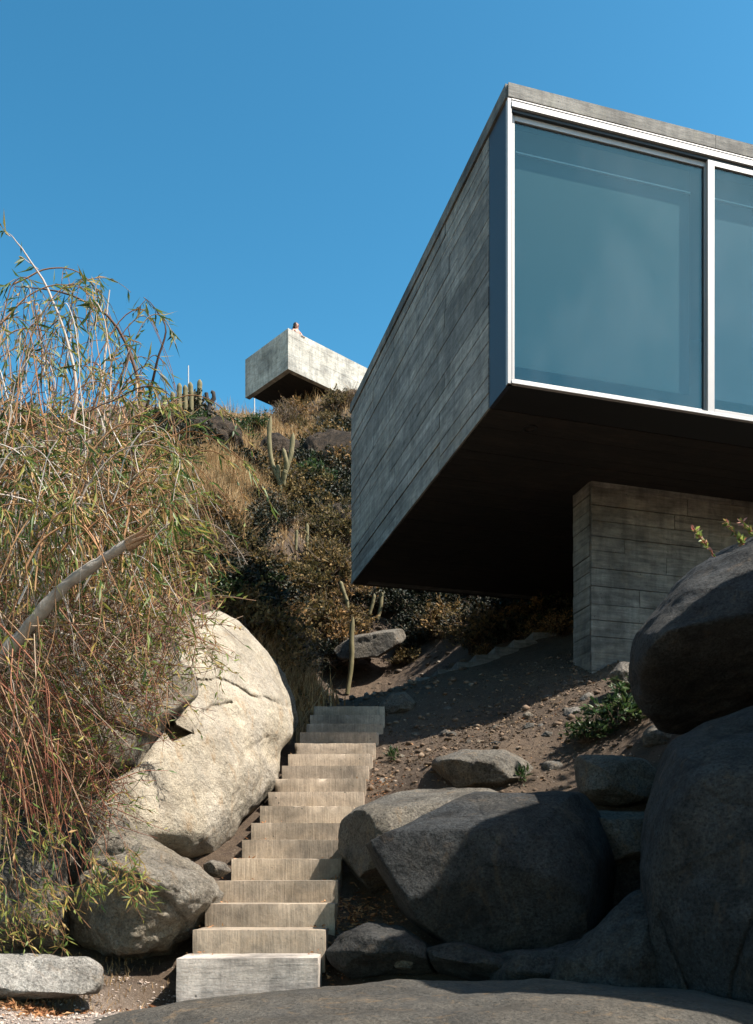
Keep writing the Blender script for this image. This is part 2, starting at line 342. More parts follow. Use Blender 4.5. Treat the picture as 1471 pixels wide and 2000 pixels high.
for a in [(830, 1640, 7.6), (1000, 1620, 7.9), (820, 1500, 9.4), (900, 1450, 10.2), (1000, 1400, 11.0), (1155, 1306, 11.9), (1250, 1330, 10.4), (1300, 1420, 8.8),
          (1120, 1530, 8.7), (1000, 1500, 9.1), (1400, 1500, 8), (1500, 1330, 11), (1200, 1840, 6.8), (1050, 1900, 6.3), (800, 1345, 12.7), (950, 1296, 13.8), (1100, 1240, 14.9), (1110, 1188, 17.2),
          (650, 1374, 13.6), (720, 1370, 14.2), (690, 1364, 16.2), (600, 1372, 14.5), (700, 1354, 19.3), (640, 1360, 18.6), (760, 1250, 20.8), (620, 1300, 19.8), (700, 1180, 21.0), (950, 1165, 20.0), (1120, 1150, 20.5), (660, 1010, 24.0), (760, 1000, 24.5),
          (640, 900, 28.0), (620, 822, 32.0), (560, 806, 34.2), (660, 772, 33.4), (730, 760, 33.0), (560, 1338, 16.5), (590, 1200, 20), (540, 900, 27.0),
          (450, 1235, 12.2), (450, 1130, 14.2), (450, 1010, 17.5), (400, 920, 21.0), (350, 850, 25.0), (340, 800, 28.0), (250, 800, 28.0), (150, 830, 26), (250, 1000, 17), (100, 1000, 16), (60, 1250, 9.5), (200, 1250, 9.6), (300, 1200, 10.6), (350, 1330, 10.4),
          (450, 822, 33.0), (500, 818, 33.5)]:
    CP(*a)
C += [(-8, 12, 2.8), (-14, 12, 4), (-14, 20, 10), (-9, 34, 15.8), (-16, 34, 15), (0, 46, 18), (15, 46, 18), (-18, 46, 15.5), (4.4, 17.3, 5.1), (8, 17, 5.6), (8, 12, 3.6), (14, 12, 4),
      (10, 24, 10), (16, 34, 17), (6, 33, 17.3), (-6, 38, 16.4), (-3, 38, 17.3), (5, 8, 1.0), (9, 9, 2)]
C = np.array(C); n_ = len(C)
def _k(d2): return 0.5 * d2 * np.log(d2 + 1e-9)
_A = np.zeros((n_ + 3, n_ + 3)); dd = ((C[:, None, :2] - C[None, :, :2]) ** 2).sum(-1)
_A[:n_, :n_] = _k(dd) + np.eye(n_) * .02; _A[:n_, n_] = 1; _A[:n_, n_ + 1:] = C[:, :2]; _A[n_, :n_] = 1; _A[n_ + 1:, :n_] = C[:, :2].T
_W = np.linalg.solve(_A, np.concatenate([C[:, 2], np.zeros(3)]))
def gz0(x, y):
    x = np.atleast_1d(x).astype(float); y = np.atleast_1d(y).astype(float); z = np.zeros(len(x))
    for s in range(0, len(x), 20000):
        q = np.stack([x[s:s + 20000], y[s:s + 20000]], 1)
        z[s:s + 20000] = _k(((q[:, None] - C[None, :, :2]) ** 2).sum(-1)) @ _W[:n_] + _W[n_] + q @ _W[n_ + 1:]
    return z
def gz(x, y):
    z = gz0(x, y); x = np.atleast_1d(x).astype(float); y = np.atleast_1d(y).astype(float)
    q = np.stack([x, y, np.zeros(len(x))], 1)
    far = np.clip((y - 12.5 - 6 * np.clip((x + 2.6) / 1.4, 0, 1)) / 7, 0, 1)
    rough = fbm(q * 2.2, 5, 3) * (.07 + .22 * far) + fbm(q * 11, 4, 5) * .03
    led = np.abs(fbm(q * np.array([.5, .9, 1]), 4, 9)) * 1.1 * far
    return z + rough - led + .2 * far
def hit(px, py, y0=6.0, y1=60.0):
    Y = np.arange(y0, y1, .04); X = (px - CX) / F * Y; Z = (HY - py) / F * Y
    d = Z - gz(X, Y); k = np.where(d < 0)[0]
    i = k[0] if len(k) else len(Y) - 1
    return np.array([X[i], Y[i], gz(X[i], Y[i])[0]])
def hitY(px, py, y0=6.0): return hit(px, py, y0)[1]

a_ = np.linspace(0, 1, 430); gy = -8 + 60 * (.25 * a_ + .75 * a_ ** 2.0)
b_ = np.linspace(-1, 1, 380); gx = 26 * (.16 * b_ + .84 * np.sign(b_) * np.abs(b_) ** 2.2)
XX, YY = np.meshgrid(gx, gy); ZZ = gz(XX.ravel(), YY.ravel())
V = np.stack([XX.ravel(), YY.ravel(), ZZ], 1); W_ = len(gx); H_ = len(gy)
ii = (np.arange(H_ - 1)[:, None] * W_ + np.arange(W_ - 1)[None, :]).ravel()
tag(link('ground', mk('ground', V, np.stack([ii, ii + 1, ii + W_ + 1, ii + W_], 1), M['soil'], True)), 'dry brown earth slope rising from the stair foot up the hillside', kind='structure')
t = plain('bounce_soil', (.2, .15, .1), .95)
tag(link('bounce_ground', mk('bounce_ground', [(-900, -900, -2.2), (900, -900, -2.2), (900, 900, -2.2), (-900, 900, -2.2)], [(0, 1, 2, 3)], t)), 'unseen flat ground sheet added to bounce light', kind='structure')  # unseen flat sheet added to bounce light up from below

# ------------------------------------------------------------------ concrete house
p0 = P(993, 749, 8.8 * K); hx, hy = float(p0[0]), float(p0[1])
D1 = np.array([-.2705, .9627]); D2 = np.array([.9627, .2705]); ROT = math.atan2(D2[1], D2[0])
Z0, Z1 = float(p0[2]), float(P(993, 160, hy)[2]); LEN, WID = 6.70, 7.55; ZF = Z1 - .145
house = empty('house', (hx, hy, 0), 'board marked concrete house box cantilevered over the slope with a glazed end', 'house')
house.rotation_euler = (0, 0, ROT)
def hb(name, a, b, mat, parent=None, bevel=0.0): # local: x = right along the glazed front, y = back, z up
    return boxobj(name, a, b, mat, parent if parent is not None else house, bevel)
def boards_on(parent, mat, axis, fixed, u0, u1, z0, z1, rowh, outward, seed, minl=1.6, maxl=3.4, name='concrete_board', gp=.0024, tv=.012):
    """rows of board imprints: on a wall plane. axis 'y': plane x=fixed, boards run along y; axis 'x': plane y=fixed."""
    rd = random.Random(seed); z = z0; k = 0
    while z < z1 - .01:
        h = min(rowh * rd.uniform(.85, 1.12), z1 - z)
        if z1 - (z + h) < .05: h = z1 - z
        u = u0; first = True
        while u < u1 - .01:
            l = rd.uniform(minl, maxl) * (rd.uniform(.3, 1) if first else 1); first = False
            if u1 - (u + l) < .5: l = u1 - u
            th = .018 + rd.uniform(0, tv); gap = gp + rd.uniform(0, gp)
            # local board mesh centred, x along board
            v = np.array(local_box((-l / 2 + gap, 0, -h / 2 + gap), (l / 2 - gap, th, h / 2 - gap)))
            v[[3, 2], 2] += rd.uniform(-.003, .003)
            me = mk(name, v, BF, mat); o = bpy.data.objects.new(name, me); COL.objects.link(o); o.parent = parent
            if axis == 'y': o.location = (fixed, u + l / 2, z + h / 2); o.rotation_euler = (0, 0, R(90) if outward < 0 else R(-90))
            else: o.location = (u + l / 2, fixed, z + h / 2); o.rotation_euler = (0, 0, 0 if outward > 0 else R(180))
            u += l; k += 1
        z += h
    return k
# outer planes x=0 (side) and y=0 (front)
side = hb('side_wall', (.024, .52, Z0 + .024), (.25, LEN, ZF), M['core'])
boards_on(side, M['board_side'], 'y', .024, .522, LEN, Z0, ZF - .004, .185, -1, 3, 1.8, 3.9, gp=.0036)
hb('rear_wall', (.25, LEN - .25, Z0), (WID, LEN, ZF), M['board'])
hb('right_wall', (WID - .25, .52, Z0 + .02), (WID, LEN - .252, ZF), M['board'])
fl = hb('floor_slab', (.25, .5, Z0 + .022), (WID - .252, LEN - .252, Z0 + .3), M['core'])
# soffit boards run along x (right), each a part of the floor slab
rd = random.Random(5); y = .522
while y < LEN - .02:
    wd = min(rd.uniform(.16, .21), LEN - y); x = .0
    while x < WID - .01:
        l = rd.uniform(2.2, 3.8)
        if WID - (x + l) < .8: l = WID - x
        th = .02 + rd.uniform(0, .006)
        me = mk('soffit_board', local_box((-l / 2 + .003, -wd / 2 + .003, -th), (l / 2 - .003, wd / 2 - .003, 0)), BF, M['board_soffit_shade'])
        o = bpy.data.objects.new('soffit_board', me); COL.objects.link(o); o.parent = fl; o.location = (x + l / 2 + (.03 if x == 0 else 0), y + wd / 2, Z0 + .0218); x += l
    y += wd
# roof slab with fascia
roof = hb('roof_slab', (.02, .02, ZF + .003), (WID, LEN, Z1 - .004), M['core'])
x = 0.0
for l in (2.5, 2.5, 2.55):
    me = mk('fascia_board', local_box((-l / 2 + .002, -.0, 0), (l / 2 - .002, .02, Z1 - ZF)), BF, M['fascia'])
    o = bpy.data.objects.new('fascia_board', me); COL.objects.link(o); o.parent = roof; o.location = (x + l / 2, -.001, ZF + .0); x += l
y = .0
for l in (2.2, 2.2, 2.3):
    me = mk('fascia_board', local_box((-l / 2 + .002, -.02, 0), (l / 2 - .002, .02, Z1 - ZF)), BF, M['board'])
    o = bpy.data.objects.new('fascia_board', me); COL.objects.link(o); o.parent = roof; o.location = (-.002, y + l / 2 + .022, ZF); o.rotation_euler = (0, 0, R(90)); y += l
# blue-grey metal sheet and base channel around the glazed end
hb('metal_jamb_panel', (.004, .012, Z0 + .004), (.05, .516, ZF - .012), M['navy'])
hb('metal_base_channel', (.05, .03, Z0 + .002), (WID - .05, .516, Z0 + .06), M['black'])
hb('drain_ring', (.36, .98, Z0 - .012), (.40, 1.02, Z0 - .002), M['black']).hide_render = True
# the ring itself
ang = np.linspace(0, 2 * np.pi, 25)[:-1]
v = []; f = []
for q, (rr, zz) in enumerate([(.085, 0), (.085, -.014), (.062, -.014), (.062, 0)]):
    v += [(.62 + rr * math.cos(a), .80 + rr * math.sin(a), Z0 + zz) for a in ang]
for q in range(3):
    f += [(q * 24 + k, q * 24 + (k + 1) % 24, (q + 1) * 24 + (k + 1) % 24, (q + 1) * 24 + k) for k in range(24)]
for o in [o for o in bpy.data.objects if o.name.startswith('drain_ring')]: bpy.data.objects.remove(o)
o = bpy.data.objects.new('drain_ring', mk('drain_ring', v, f, M['black'])); COL.objects.link(o); o.parent = house

# windows
ZB = Z0 + .004; ZT = ZF - .022
fr = hb('window_frame', (-.006, -.004, ZB), (.034, .05, ZT), M['alu'])           # outer jamb
def wb(name, a, b, mat, par): return boxobj(name, a, b, mat, par, .002)
wb('frame_rail', (.034, -.010, ZT - .013), (WID - .02, .02, ZT), M['alu'], fr)
wb('frame_rail', (.034, -.006, ZT - .028), (WID - .02, .05, ZT - .0135), M['alu_dark'], fr)
wb('frame_rail', (.034, -.014, ZT - .085), (WID - .02, .03, ZT - .0285), M['alu'], fr)
wb('frame_rail', (.034, .012, ZT - .12), (WID - .02, .06, ZT - .0855), M['alu_dark'], fr)
wb('frame_sill', (.034, -.012, ZB), (WID - .02, .06, ZB + .035), M['alu'], fr)
wb('frame_sill', (.034, -.018, ZB - .002), (WID - .02, -.0125, ZB + .012), M['alu'], fr)
xs = [(.036, 2.44, .045), (2.405, 4.94, .004), (4.90, 7.50, .045)]
for (x0, x1, yo) in xs:
    zt = ZT - .121; zb = ZB + .036
    s = wb('window_sash', (x0, yo, zb), (x0 + (.055 if yo > .02 else .085), yo + .04, zt), M['alu'], house)
    wb('sash_rail', (x1 - .05, yo, zb), (x1, yo + .04, zt), M['alu'], s)
    a = x0 + (.056 if yo > .02 else .086); b_x = x1 - .051
    wb('sash_rail', (a, yo, zt - .055), (b_x, yo + .04, zt), M['alu'], s)
    wb('sash_rail', (a, yo, zb), (b_x, yo + .04, zb + .045), M['alu'], s)
    wb('sash_seal', (a, yo + .016, zt - .067), (b_x, yo + .026, zt - .0555), M['black'], s)
    wb('sash_seal', (b_x - .012, yo + .016, zb + .046), (b_x - .0005, yo + .026, zt - .068), M['black'], s)
    boxobj('pane', (a, yo + .018, zb + .0455), (b_x - .0125, yo + .024, zt - .0675), M['glass'], s)
hb('room_lining', (.26, 3.2, Z0 + .31), (WID - .26, 3.25, ZF - .01), M['room'])
# roller blinds hanging inside
for i, (x0, x1, mt, lab) in enumerate([(.16, 2.30, 'blind', 'teal roller blind drawn down behind the large left pane'), (2.52, 4.84, 'blind_pale', 'pale grey blind behind the pane cut by the right edge'),
                                   (4.98, 7.40, 'blind_pale', 'grey blind behind the farthest pane out of frame')]):
    if i == 2: continue
    r = empty('roller_blind', (hx, hy, 0), lab, 'blind'); r.rotation_euler = (0, 0, ROT)
    nx = 40; xx = np.linspace(x0, x1, nx); yy = .20 + .001 * np.sin(xx * 3)
    v = [(a, b, Z0 + .31) for a, b in zip(xx, yy)] + [(a, b, ZT - .13) for a, b in zip(xx, yy)] + [(a, b + .004, Z0 + .31) for a, b in zip(xx, yy)] + [(a, b + .004, ZT - .13) for a, b in zip(xx, yy)]
    f = [(k, k + 1, nx + k + 1, nx + k) for k in range(nx - 1)] + [(2 * nx + k + 1, 2 * nx + k, 3 * nx + k, 3 * nx + k + 1) for k in range(nx - 1)]
    o = bpy.data.objects.new('fabric', mk('fabric', v, f, M[mt], True)); COL.objects.link(o); o.parent = r
    boxobj('rail', (x0, .172, ZT - .40), (x1, .192, ZT - .385), M['alu'], r)

# pier under the box
pc = P(1155, 1297, 10.93 * K); pr = pc[:2] - np.array([hx, hy]); px_, py_ = float(pr @ D2), float(pr @ D1)
pier = hb('pier', (px_ + .022, py_ + .022, pc[2] - .9), (px_ + 5.2, py_ + .462, Z0 + .0), M['core'])
boards_on(pier, M['board'], 'x', py_ + .0225, px_, px_ + 5.2, pc[2] - .7, Z0 - .002, .215, -1, 21, 1.4, 2.8)
# front boards must face the camera: rows above are turned outwards; the left end gets its own
boards_on(pier, M['board'], 'y', px_ + .0222, py_ + .03, py_ + .486, pc[2] - .7, Z0 - .002, .215, -1, 21, 1.4, 2.8)

# ------------------------------------------------------------------ hilltop pavilion
pv = P(562.7, 720.2, 32.0); E1 = np.array([-.675, .737]); E1 /= np.linalg.norm(E1); E2 = np.array([-E1[1] * -1, -E1[0]]); E2 = np.array([E1[1], -E1[0]])
rotp = math.atan2(E2[1], E2[0]); PZ0, PZ1 = float(pv[2]), float(P(562.7, 640.4, 32.0)[2])
pav = empty('pavilion', (pv[0], pv[1], 0), 'small pale concrete lookout pavilion jutting out of the hilltop', 'pavilion'); pav.rotation_euler = (0, 0, rotp)
PW, PL = 2.64, 9.0
def pb(name, a, b, mat, parent=None): return boxobj(name, a, b, mat, parent if parent is not None else pav)
deck = pb('deck', (.21, .21, PZ0 + .012), (PL, PW - .21, PZ0 + .40), M['board_soffit_shade'])
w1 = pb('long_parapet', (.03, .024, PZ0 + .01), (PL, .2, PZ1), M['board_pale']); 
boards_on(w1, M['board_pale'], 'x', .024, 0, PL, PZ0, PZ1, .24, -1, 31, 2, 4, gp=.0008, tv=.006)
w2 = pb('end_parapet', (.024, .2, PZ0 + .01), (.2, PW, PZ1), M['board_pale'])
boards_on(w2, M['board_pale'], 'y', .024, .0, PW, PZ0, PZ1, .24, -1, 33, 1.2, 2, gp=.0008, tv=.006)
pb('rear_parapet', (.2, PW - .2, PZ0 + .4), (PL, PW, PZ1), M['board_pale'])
pb('support_block', (3.1, .5, PZ0 - 1.6), (PL, PW - .4, PZ0 + .008), M['board_pale'])

# ------------------------------------------------------------------ staircase
st = empty('staircase', (-.6, 8.5, 0), 'long flight of seventeen board marked concrete steps climbing between the boulders', 'stairs')
def step_mesh(w_, d_, h_, seed, rough=.004):
    nx, ny, nz = 30, 8, 7
    pts = {}; V = []; Fq = []
    def vid(i, j, k):
        if (i, j, k) not in pts: pts[(i, j, k)] = len(V); V.append((i / nx * w_ - w_ / 2, j / ny * d_, k / nz * h_ - h_))
        return pts[(i, j, k)]
    for i in range(nx):
        for j in range(ny):
            Fq.append((vid(i, j, nz), vid(i + 1, j, nz), vid(i + 1, j + 1, nz), vid(i, j + 1, nz)))
    for i in range(nx):
        for k in range(nz):
            Fq.append((vid(i, 0, k), vid(i + 1, 0, k), vid(i + 1, 0, k + 1), vid(i, 0, k + 1)))
    for j in range(ny):
        for k in range(nz):
            Fq.append((vid(nx, j, k), vid(nx, j + 1, k), vid(nx, j + 1, k + 1), vid(nx, j, k + 1)))
            Fq.append((vid(0, j + 1, k), vid(0, j, k), vid(0, j, k + 1), vid(0, j + 1, k + 1)))
    V = np.array(V); q = V + seed * 3.1
    e = ((np.abs(V[:, 0]) > w_ / 2 - 1e-4).astype(int) + (V[:, 1] < 1e-4) + (V[:, 2] > -1e-4)) >= 2
    rough *= .45; V[:, 1] += fbm(q * 9, 3, seed) * rough; V[:, 2] += fbm(q * 7 + 9, 3, seed) * rough; V[:, 0] += fbm(q * 8 + 5, 3, seed) * rough
    chip = np.clip(fbm(q * 14, 3, seed + 7) - .22, 0, 1) * .05
    V[e & (V[:, 1] < .01), 1] += .004 + chip[e & (V[:, 1] < .01)]; V[e & (V[:, 2] > -.01), 2] -= .003 + chip[e & (V[:, 2] > -.01)] * .6
    ce = e & (np.abs(V[:, 0]) > w_ / 2 - .01); V[ce, 0] -= np.sign(V[ce, 0]) * (.004 + chip[ce] * .7)
    return mk('step', V, np.array(Fq), M['step'], True, sharp=40)
SL = [343, 375, 399, 418, 451, 472, 490, 507, 523, 537, 550, 562, 575, 585, 598, 605, 612]
SR = [622, 636, 655, 661, 668, 676, 684, 693, 711, 715, 721, 728, 734, 740, 749, 752, 752]
for i in range(17):
    Y = SY[i]; xl = (SL[i] - CX) / F * Y; xr = (SR[i] - CX) / F * Y
    h_ = .38 if i == 0 else .30
    me = step_mesh(xr - xl, .46, h_, i + 1, .012 if i == 0 else .004)
    if i == 0: me.materials.clear(); me.materials.append(M['step_pale'])
    o = bpy.data.objects.new('step', me); COL.objects.link(o); o.parent = st
    o.location = ((xl + xr) / 2 + .6, Y - 8.5, SZ[i]); o.rotation_euler = (random.uniform(-.004, .004), random.uniform(-.006, .006), random.uniform(-.012, .012))
print('cactus base', hit(678, 1352, 12), hit(650, 1340, 12))
lv, ld_ = [], []
for k in range(230):
    i = random.randint(0, 15); Y = SY[i] + random.uniform(.2, .36); e_ = random.choice([SL[i] + abs(random.gauss(0, 25)), SR[i] - abs(random.gauss(0, 18))]); q = P(e_, 0, SY[i]); lv.append([q[0], Y, SZ[i] + random.uniform(.003, .02)]); ld_.append([random.gauss(0, 1), random.gauss(0, 1), random.gauss(0, .25)])
V_, F_, A_ = leaves(np.array(lv), np.array(ld_), rng.uniform(.02, .06, 230), rng.uniform(.008, .018, 230), rng.random(230))
tag(link('leaves_on_steps', mk('leaves_on_steps', V_, F_, M['litter'], attr=A_)), 'dry leaves gathered on the treads of the long stairs', kind='stuff')
st2 = empty('staircase', (1.2, 14.0, 2.8), 'short shaded concrete flight climbing rightwards under the house to the pier', 'stairs')
for i in range(8):
    c_ = P(828 + 37 * i, 1322 - 14.5 * i, 13.6 + .22 * i)
    me = step_mesh(.40, 1.0, .34, 40 + i); me.materials.clear(); me.materials.append(M['board'])
    o = bpy.data.objects.new('step', me); COL.objects.link(o); o.parent = st2
    o.location = (c_[0] - 1.2 + .12, c_[1] - 14.0, c_[2] - 2.8); o.rotation_euler = (0, 0, R(8))

# ------------------------------------------------------------------ boulders
def seg_d(px, py, poly):
    d = np.full(len(px), 1e9)
    for (x0, y0), (x1, y1) in zip(poly[:-1], poly[1:]):
        ex, ey = x1 - x0, y1 - y0; L = ex * ex + ey * ey + 1e-9
        t = np.clip(((px - x0) * ex + (py - y0) * ey) / L, 0, 1)
        d = np.minimum(d, np.hypot(px - x0 - t * ex, py - y0 - t * ey))
    return d
def inside(px, py, poly):
    c = np.zeros(len(px), bool); n = len(poly)
    for i in range(n):
        x0, y0 = poly[i]; x1, y1 = poly[(i + 1) % n]
        cond = ((y0 > py) != (y1 > py)) & (px < (x1 - x0) * (py - y0) / (y1 - y0 + 1e-9) + x0)
        c ^= cond
    return c
def boulder(name, label, out, Y0, mat, thick=None, sx=0.0, sy=0.0, amp=.03, seed=1, cuts=(), grooves=(), dents=(), res=(150, 90), ex=.8, cat='boulder', group=None, rcuts=5, back=1.0, soft=.010):
    out = np.array(out, float); cx, cy = (out[:, 0].min() + out[:, 0].max()) / 2, (out[:, 1].min() + out[:, 1].max()) / 2
    out_c = np.vstack([out, out[:1]])
    A, B = res; th = np.arange(A) / A * 2 * np.pi; r = np.zeros(A)
    for k, t_ in enumerate(th):
        dx, dy = math.cos(t_), math.sin(t_); best = 0
        for (x0, y0), (x1, y1) in zip(out_c[:-1], out_c[1:]):
            ex_, ey_ = x1 - x0, y1 - y0; den = dx * ey_ - dy * ex_
            if abs(den) < 1e-9: continue
            s = ((x0 - cx) * ey_ - (y0 - cy) * ex_) / den; u = ((x0 - cx) * dy - (y0 - cy) * dx) / den
            if s > 0 and -1e-6 <= u <= 1 + 1e-6: best = max(best, s)
        r[k] = best
    r = (np.roll(r, 1) + 2 * r + np.roll(r, -1)) / 4
    ph = np.linspace(0, np.pi, B + 1)[1:-1]
    wpx = (out[:, 0].max() - out[:, 0].min()); size = max(wpx, out[:, 1].max() - out[:, 1].min()) / F * Y0
    if thick is None: thick = size * .45
    rho = np.sin(ph) ** ex; dep = -np.cos(ph); dep = np.where(dep > 0, dep * back, dep)
    px = cx + (rho[:, None] * r[None, :]) * np.cos(th)[None, :]; py = cy + (rho[:, None] * r[None, :]) * np.sin(th)[None, :]
    px = np.concatenate([[cx], px.ravel(), [cx]]); py = np.concatenate([[cy], py.ravel(), [cy]])
    dp = np.concatenate([[-1], np.repeat(dep, A), [back]]) * thick
    Yp = Y0 + sx * (px - cx) / 100 + sy * (py - cy) / 100 + dp
    V = np.stack([(px - CX) / F * Yp, Yp, (HY - py) / F * Yp], 1)
    cen = P(cx, cy, Y0)
    rd = np.random.default_rng(seed + 100)
    cl = list(cuts)
    for _ in range(rcuts):
        n = rd.normal(size=3); n[1] = -abs(n[1]) * 1.1; cl.append((*n, rd.uniform(.74, .9)))
    for (nx, ny, nz, fr_) in cl:
        n = np.array([nx, ny, nz]); n = n / np.linalg.norm(n); q = (V - cen) @ n; d = fr_ * q.max(); e = np.clip(q - d, 0, None)
        w2 = soft * size; V = V - n[None, :] * (e - w2 * (1 - np.exp(-e / w2)))[:, None]
    rad = V - cen; ln = np.linalg.norm(rad, axis=1, keepdims=True) + 1e-9; rad = rad / ln
    sc_ = 1.0 / max(size, .15)
    nz1 = fbm(V * sc_ * 2.6 + seed, 3, seed); nz2 = fbm(V * sc_ * 9 + seed, 4, seed + 3)
    ridg = 1 - np.abs(fbm(V * sc_ * 4 + seed * 2, 4, seed + 5)) * 2
    V = V + rad * (nz1 * amp * size * 1.3 + nz2 * amp * size * .5 + (ridg - .6) * amp * size * .45)[:, None]
    front = np.concatenate([[True], np.repeat(ph < 1.75, A), [False]])
    qx = V[:, 0] / V[:, 1] * F + CX; qy = HY - V[:, 2] / V[:, 1] * F
    jx = noise(V * 14, 1) * 4
    for (pl, wpx_, depth) in grooves:
        d = seg_d(qx + jx, qy + jx, pl); m = np.exp(-(d / wpx_) ** 2) * depth * front
        V = V * (1 + (m / V[:, 1]))[:, None]
    for (pl, depth) in dents:
        m = inside(qx, qy, pl) & front; edge = seg_d(qx, qy, list(pl) + [pl[0]])
        V[m] *= (1 + (np.clip(edge[m] / 5, 0, 1) * depth / V[m, 1]))[:, None]
    Fq = []
    k = np.arange(A); k2 = (k + 1) % A
    quads = np.concatenate([np.stack([1 + j * A + k, 1 + (j + 1) * A + k, 1 + (j + 1) * A + k2, 1 + j * A + k2], 1) for j in range(len(ph) - 1)])
    last = 1 + len(ph) * A
    tri0 = [(0, int(1 + a), int(1 + b)) for a, b in zip(k, k2)]; tri1 = [(last, int(1 + (len(ph) - 1) * A + b), int(1 + (len(ph) - 1) * A + a)) for a, b in zip(k, k2)]
    base = np.array([cen[0], cen[1], V[:, 2].min()])
    me = mk(name, V - base, [tuple(map(int, q)) for q in quads] + tri0 + tri1, M[mat], True, sharp=55)
    o = bpy.data.objects.new(name, me); COL.objects.link(o); o.location = [float(x) for x in base]
    return tag(o, label, cat, group)

# left side
boulder('boulder', 'huge cream granite boulder in full sun beside the left edge of the stairs',
        [(425, 1190), (470, 1213), (510, 1255), (540, 1300), (565, 1350), (576, 1400), (572, 1435), (552, 1470), (546, 1530), (505, 1575), (470, 1605), (450, 1640), (415, 1668), (370, 1678), (300, 1662), (240, 1655), (185, 1600), (190, 1545), (255, 1500), (280, 1440), (325, 1370), (340, 1300), (340, 1230), (385, 1197)],
        9.25, 'cream', .85, sx=.55, sy=-.28, amp=.026, seed=4, res=(330, 200), ex=.66, rcuts=0, soft=.03,
        cuts=[(.75, -.6, .25, .80), (.25, -.8, .55, .84), (.2, -.95, -.1, .86)],
        grooves=[([(372, 1325), (400, 1330), (435, 1328), (470, 1345), (490, 1360), (520, 1365), (545, 1375), (573, 1382)], 3, .05), ([(380, 1432), (395, 1395), (420, 1378), (450, 1372)], 4, .05),
                 ([(520, 1440), (480, 1470), (470, 1500), (475, 1530), (460, 1590)], 5, .03), ([(350, 1310), (385, 1340), (372, 1325)], 8, .06)],
        dents=[([(330, 1385), (312, 1420), (335, 1452), (378, 1432), (345, 1415)], .30)])
boulder('boulder', 'bluish shaded boulder peeping out behind the huge cream one near the stair top', [(480, 1262), (530, 1280), (556, 1315), (574, 1370), (583, 1410), (560, 1450), (490, 1440), (440, 1350)], 11.2, 'grey', .6, seed=9)
boulder('boulder', 'rough brown grey boulder with pitted dark side left of the lowest steps',
        [(122, 1760), (128, 1800), (165, 1845), (220, 1876), (275, 1884), (335, 1866), (378, 1830), (398, 1802), (424, 1776), (434, 1748), (420, 1712), (392, 1684), (340, 1666), (270, 1660), (200, 1672), (150, 1710)],
        6.75, 'mid', .6, sx=.15, sy=.15, amp=.075, seed=12, res=(280, 180), ex=.66, rcuts=2, soft=.04, cuts=[(.5, -.2, .8, .78), (-.5, -.8, -.1, .74), (.1, -.9, -.45, .8)],
        grooves=[([(190, 1690), (260, 1720), (330, 1760), (360, 1800)], 6, .05)])
boulder('boulder', 'grey rock wedged between the pitted boulder and the willow roots', [(105, 1610), (150, 1562), (215, 1570), (270, 1620), (340, 1662), (385, 1700), (300, 1770), (180, 1780), (115, 1720)], 7.4, 'mid', .6, amp=.045, seed=15, cuts=[(.4, -.4, .8, .7)])
boulder('boulder', 'grey slab boulder behind the willow twigs left of the huge cream boulder', [(60, 1400), (110, 1320), (200, 1285), (300, 1270), (380, 1300), (390, 1360), (335, 1405), (300, 1450), (280, 1510), (210, 1560), (130, 1610), (70, 1570)], 8.3, 'mid', .7, sx=.2, amp=.04, seed=17, res=(200, 120),
        grooves=[([(140, 1560), (200, 1520), (250, 1500)], 6, .1), ([(150, 1380), (220, 1420), (290, 1440)], 5, .05)])
boulder('boulder', 'broken grey rock face under the willow at the left edge', [(-120, 1600), (30, 1595), (100, 1625), (128, 1690), (135, 1760), (125, 1850), (-120, 1870)], 6.7, 'grey', .5, amp=.06, seed=19, cuts=[(.3, -.5, .7, .7)])
boulder('stone_block', 'low whitish weathered stone block lying at the left edge by the dirt', [(-90, 1880), (-20, 1866), (60, 1872), (170, 1868), (197, 1884), (207, 1925), (190, 1948), (-90, 1950)], 5.75, 'white', .28, amp=.045, seed=22, ex=.5, res=(180, 90), cat='stone', cuts=[(0, -.2, 1, .8), (.2, -.8, .6, .55)])
boulder('rock', 'small pale flat rock lying left of the fifth step', [(392, 1690), (410, 1678), (440, 1686), (452, 1702), (430, 1716), (400, 1712)], 7.5, 'pale', .14, seed=25, res=(60, 40), cat='rock')
# right side
boulder('boulder', 'huge dark granite boulder right of the stairs with its upper left corner sunlit',
        [(706, 1606), (735, 1578), (800, 1550), (858, 1530), (960, 1546), (1060, 1546), (1126, 1536), (1150, 1562), (1178, 1592), (1215, 1680), (1225, 1790), (1190, 1870), (1100, 1910), (960, 1892), (870, 1850), (800, 1795), (755, 1722), (714, 1645)],
        6.75, 'dark', .8, sx=.05, sy=-.12, amp=.017, seed=31, res=(300, 190), ex=.42, rcuts=4, grooves=[([(930, 1560), (960, 1640), (1040, 1700), (1050, 1790)], 3, .015)], cuts=[(-.3, -.9, .25, .76), (-.15, -.4, .9, .78), (.1, -.95, -.35, .78), (.02, -.15, 1, .9)])
boulder('boulder', 'grey boulder with sunlit flat top tucked between the stairs and the huge dark one',
        [(652, 1650), (664, 1605), (690, 1580), (760, 1545), (815, 1514), (875, 1520), (930, 1535), (975, 1552), (940, 1620), (850, 1700), (780, 1745), (690, 1748), (662, 1705)],
        7.55, 'grey', .55, sx=.1, amp=.03, seed=33, res=(220, 130), ex=.7, cuts=[(-.05, -.25, 1, .62), (-.9, -.5, .1, .8)])
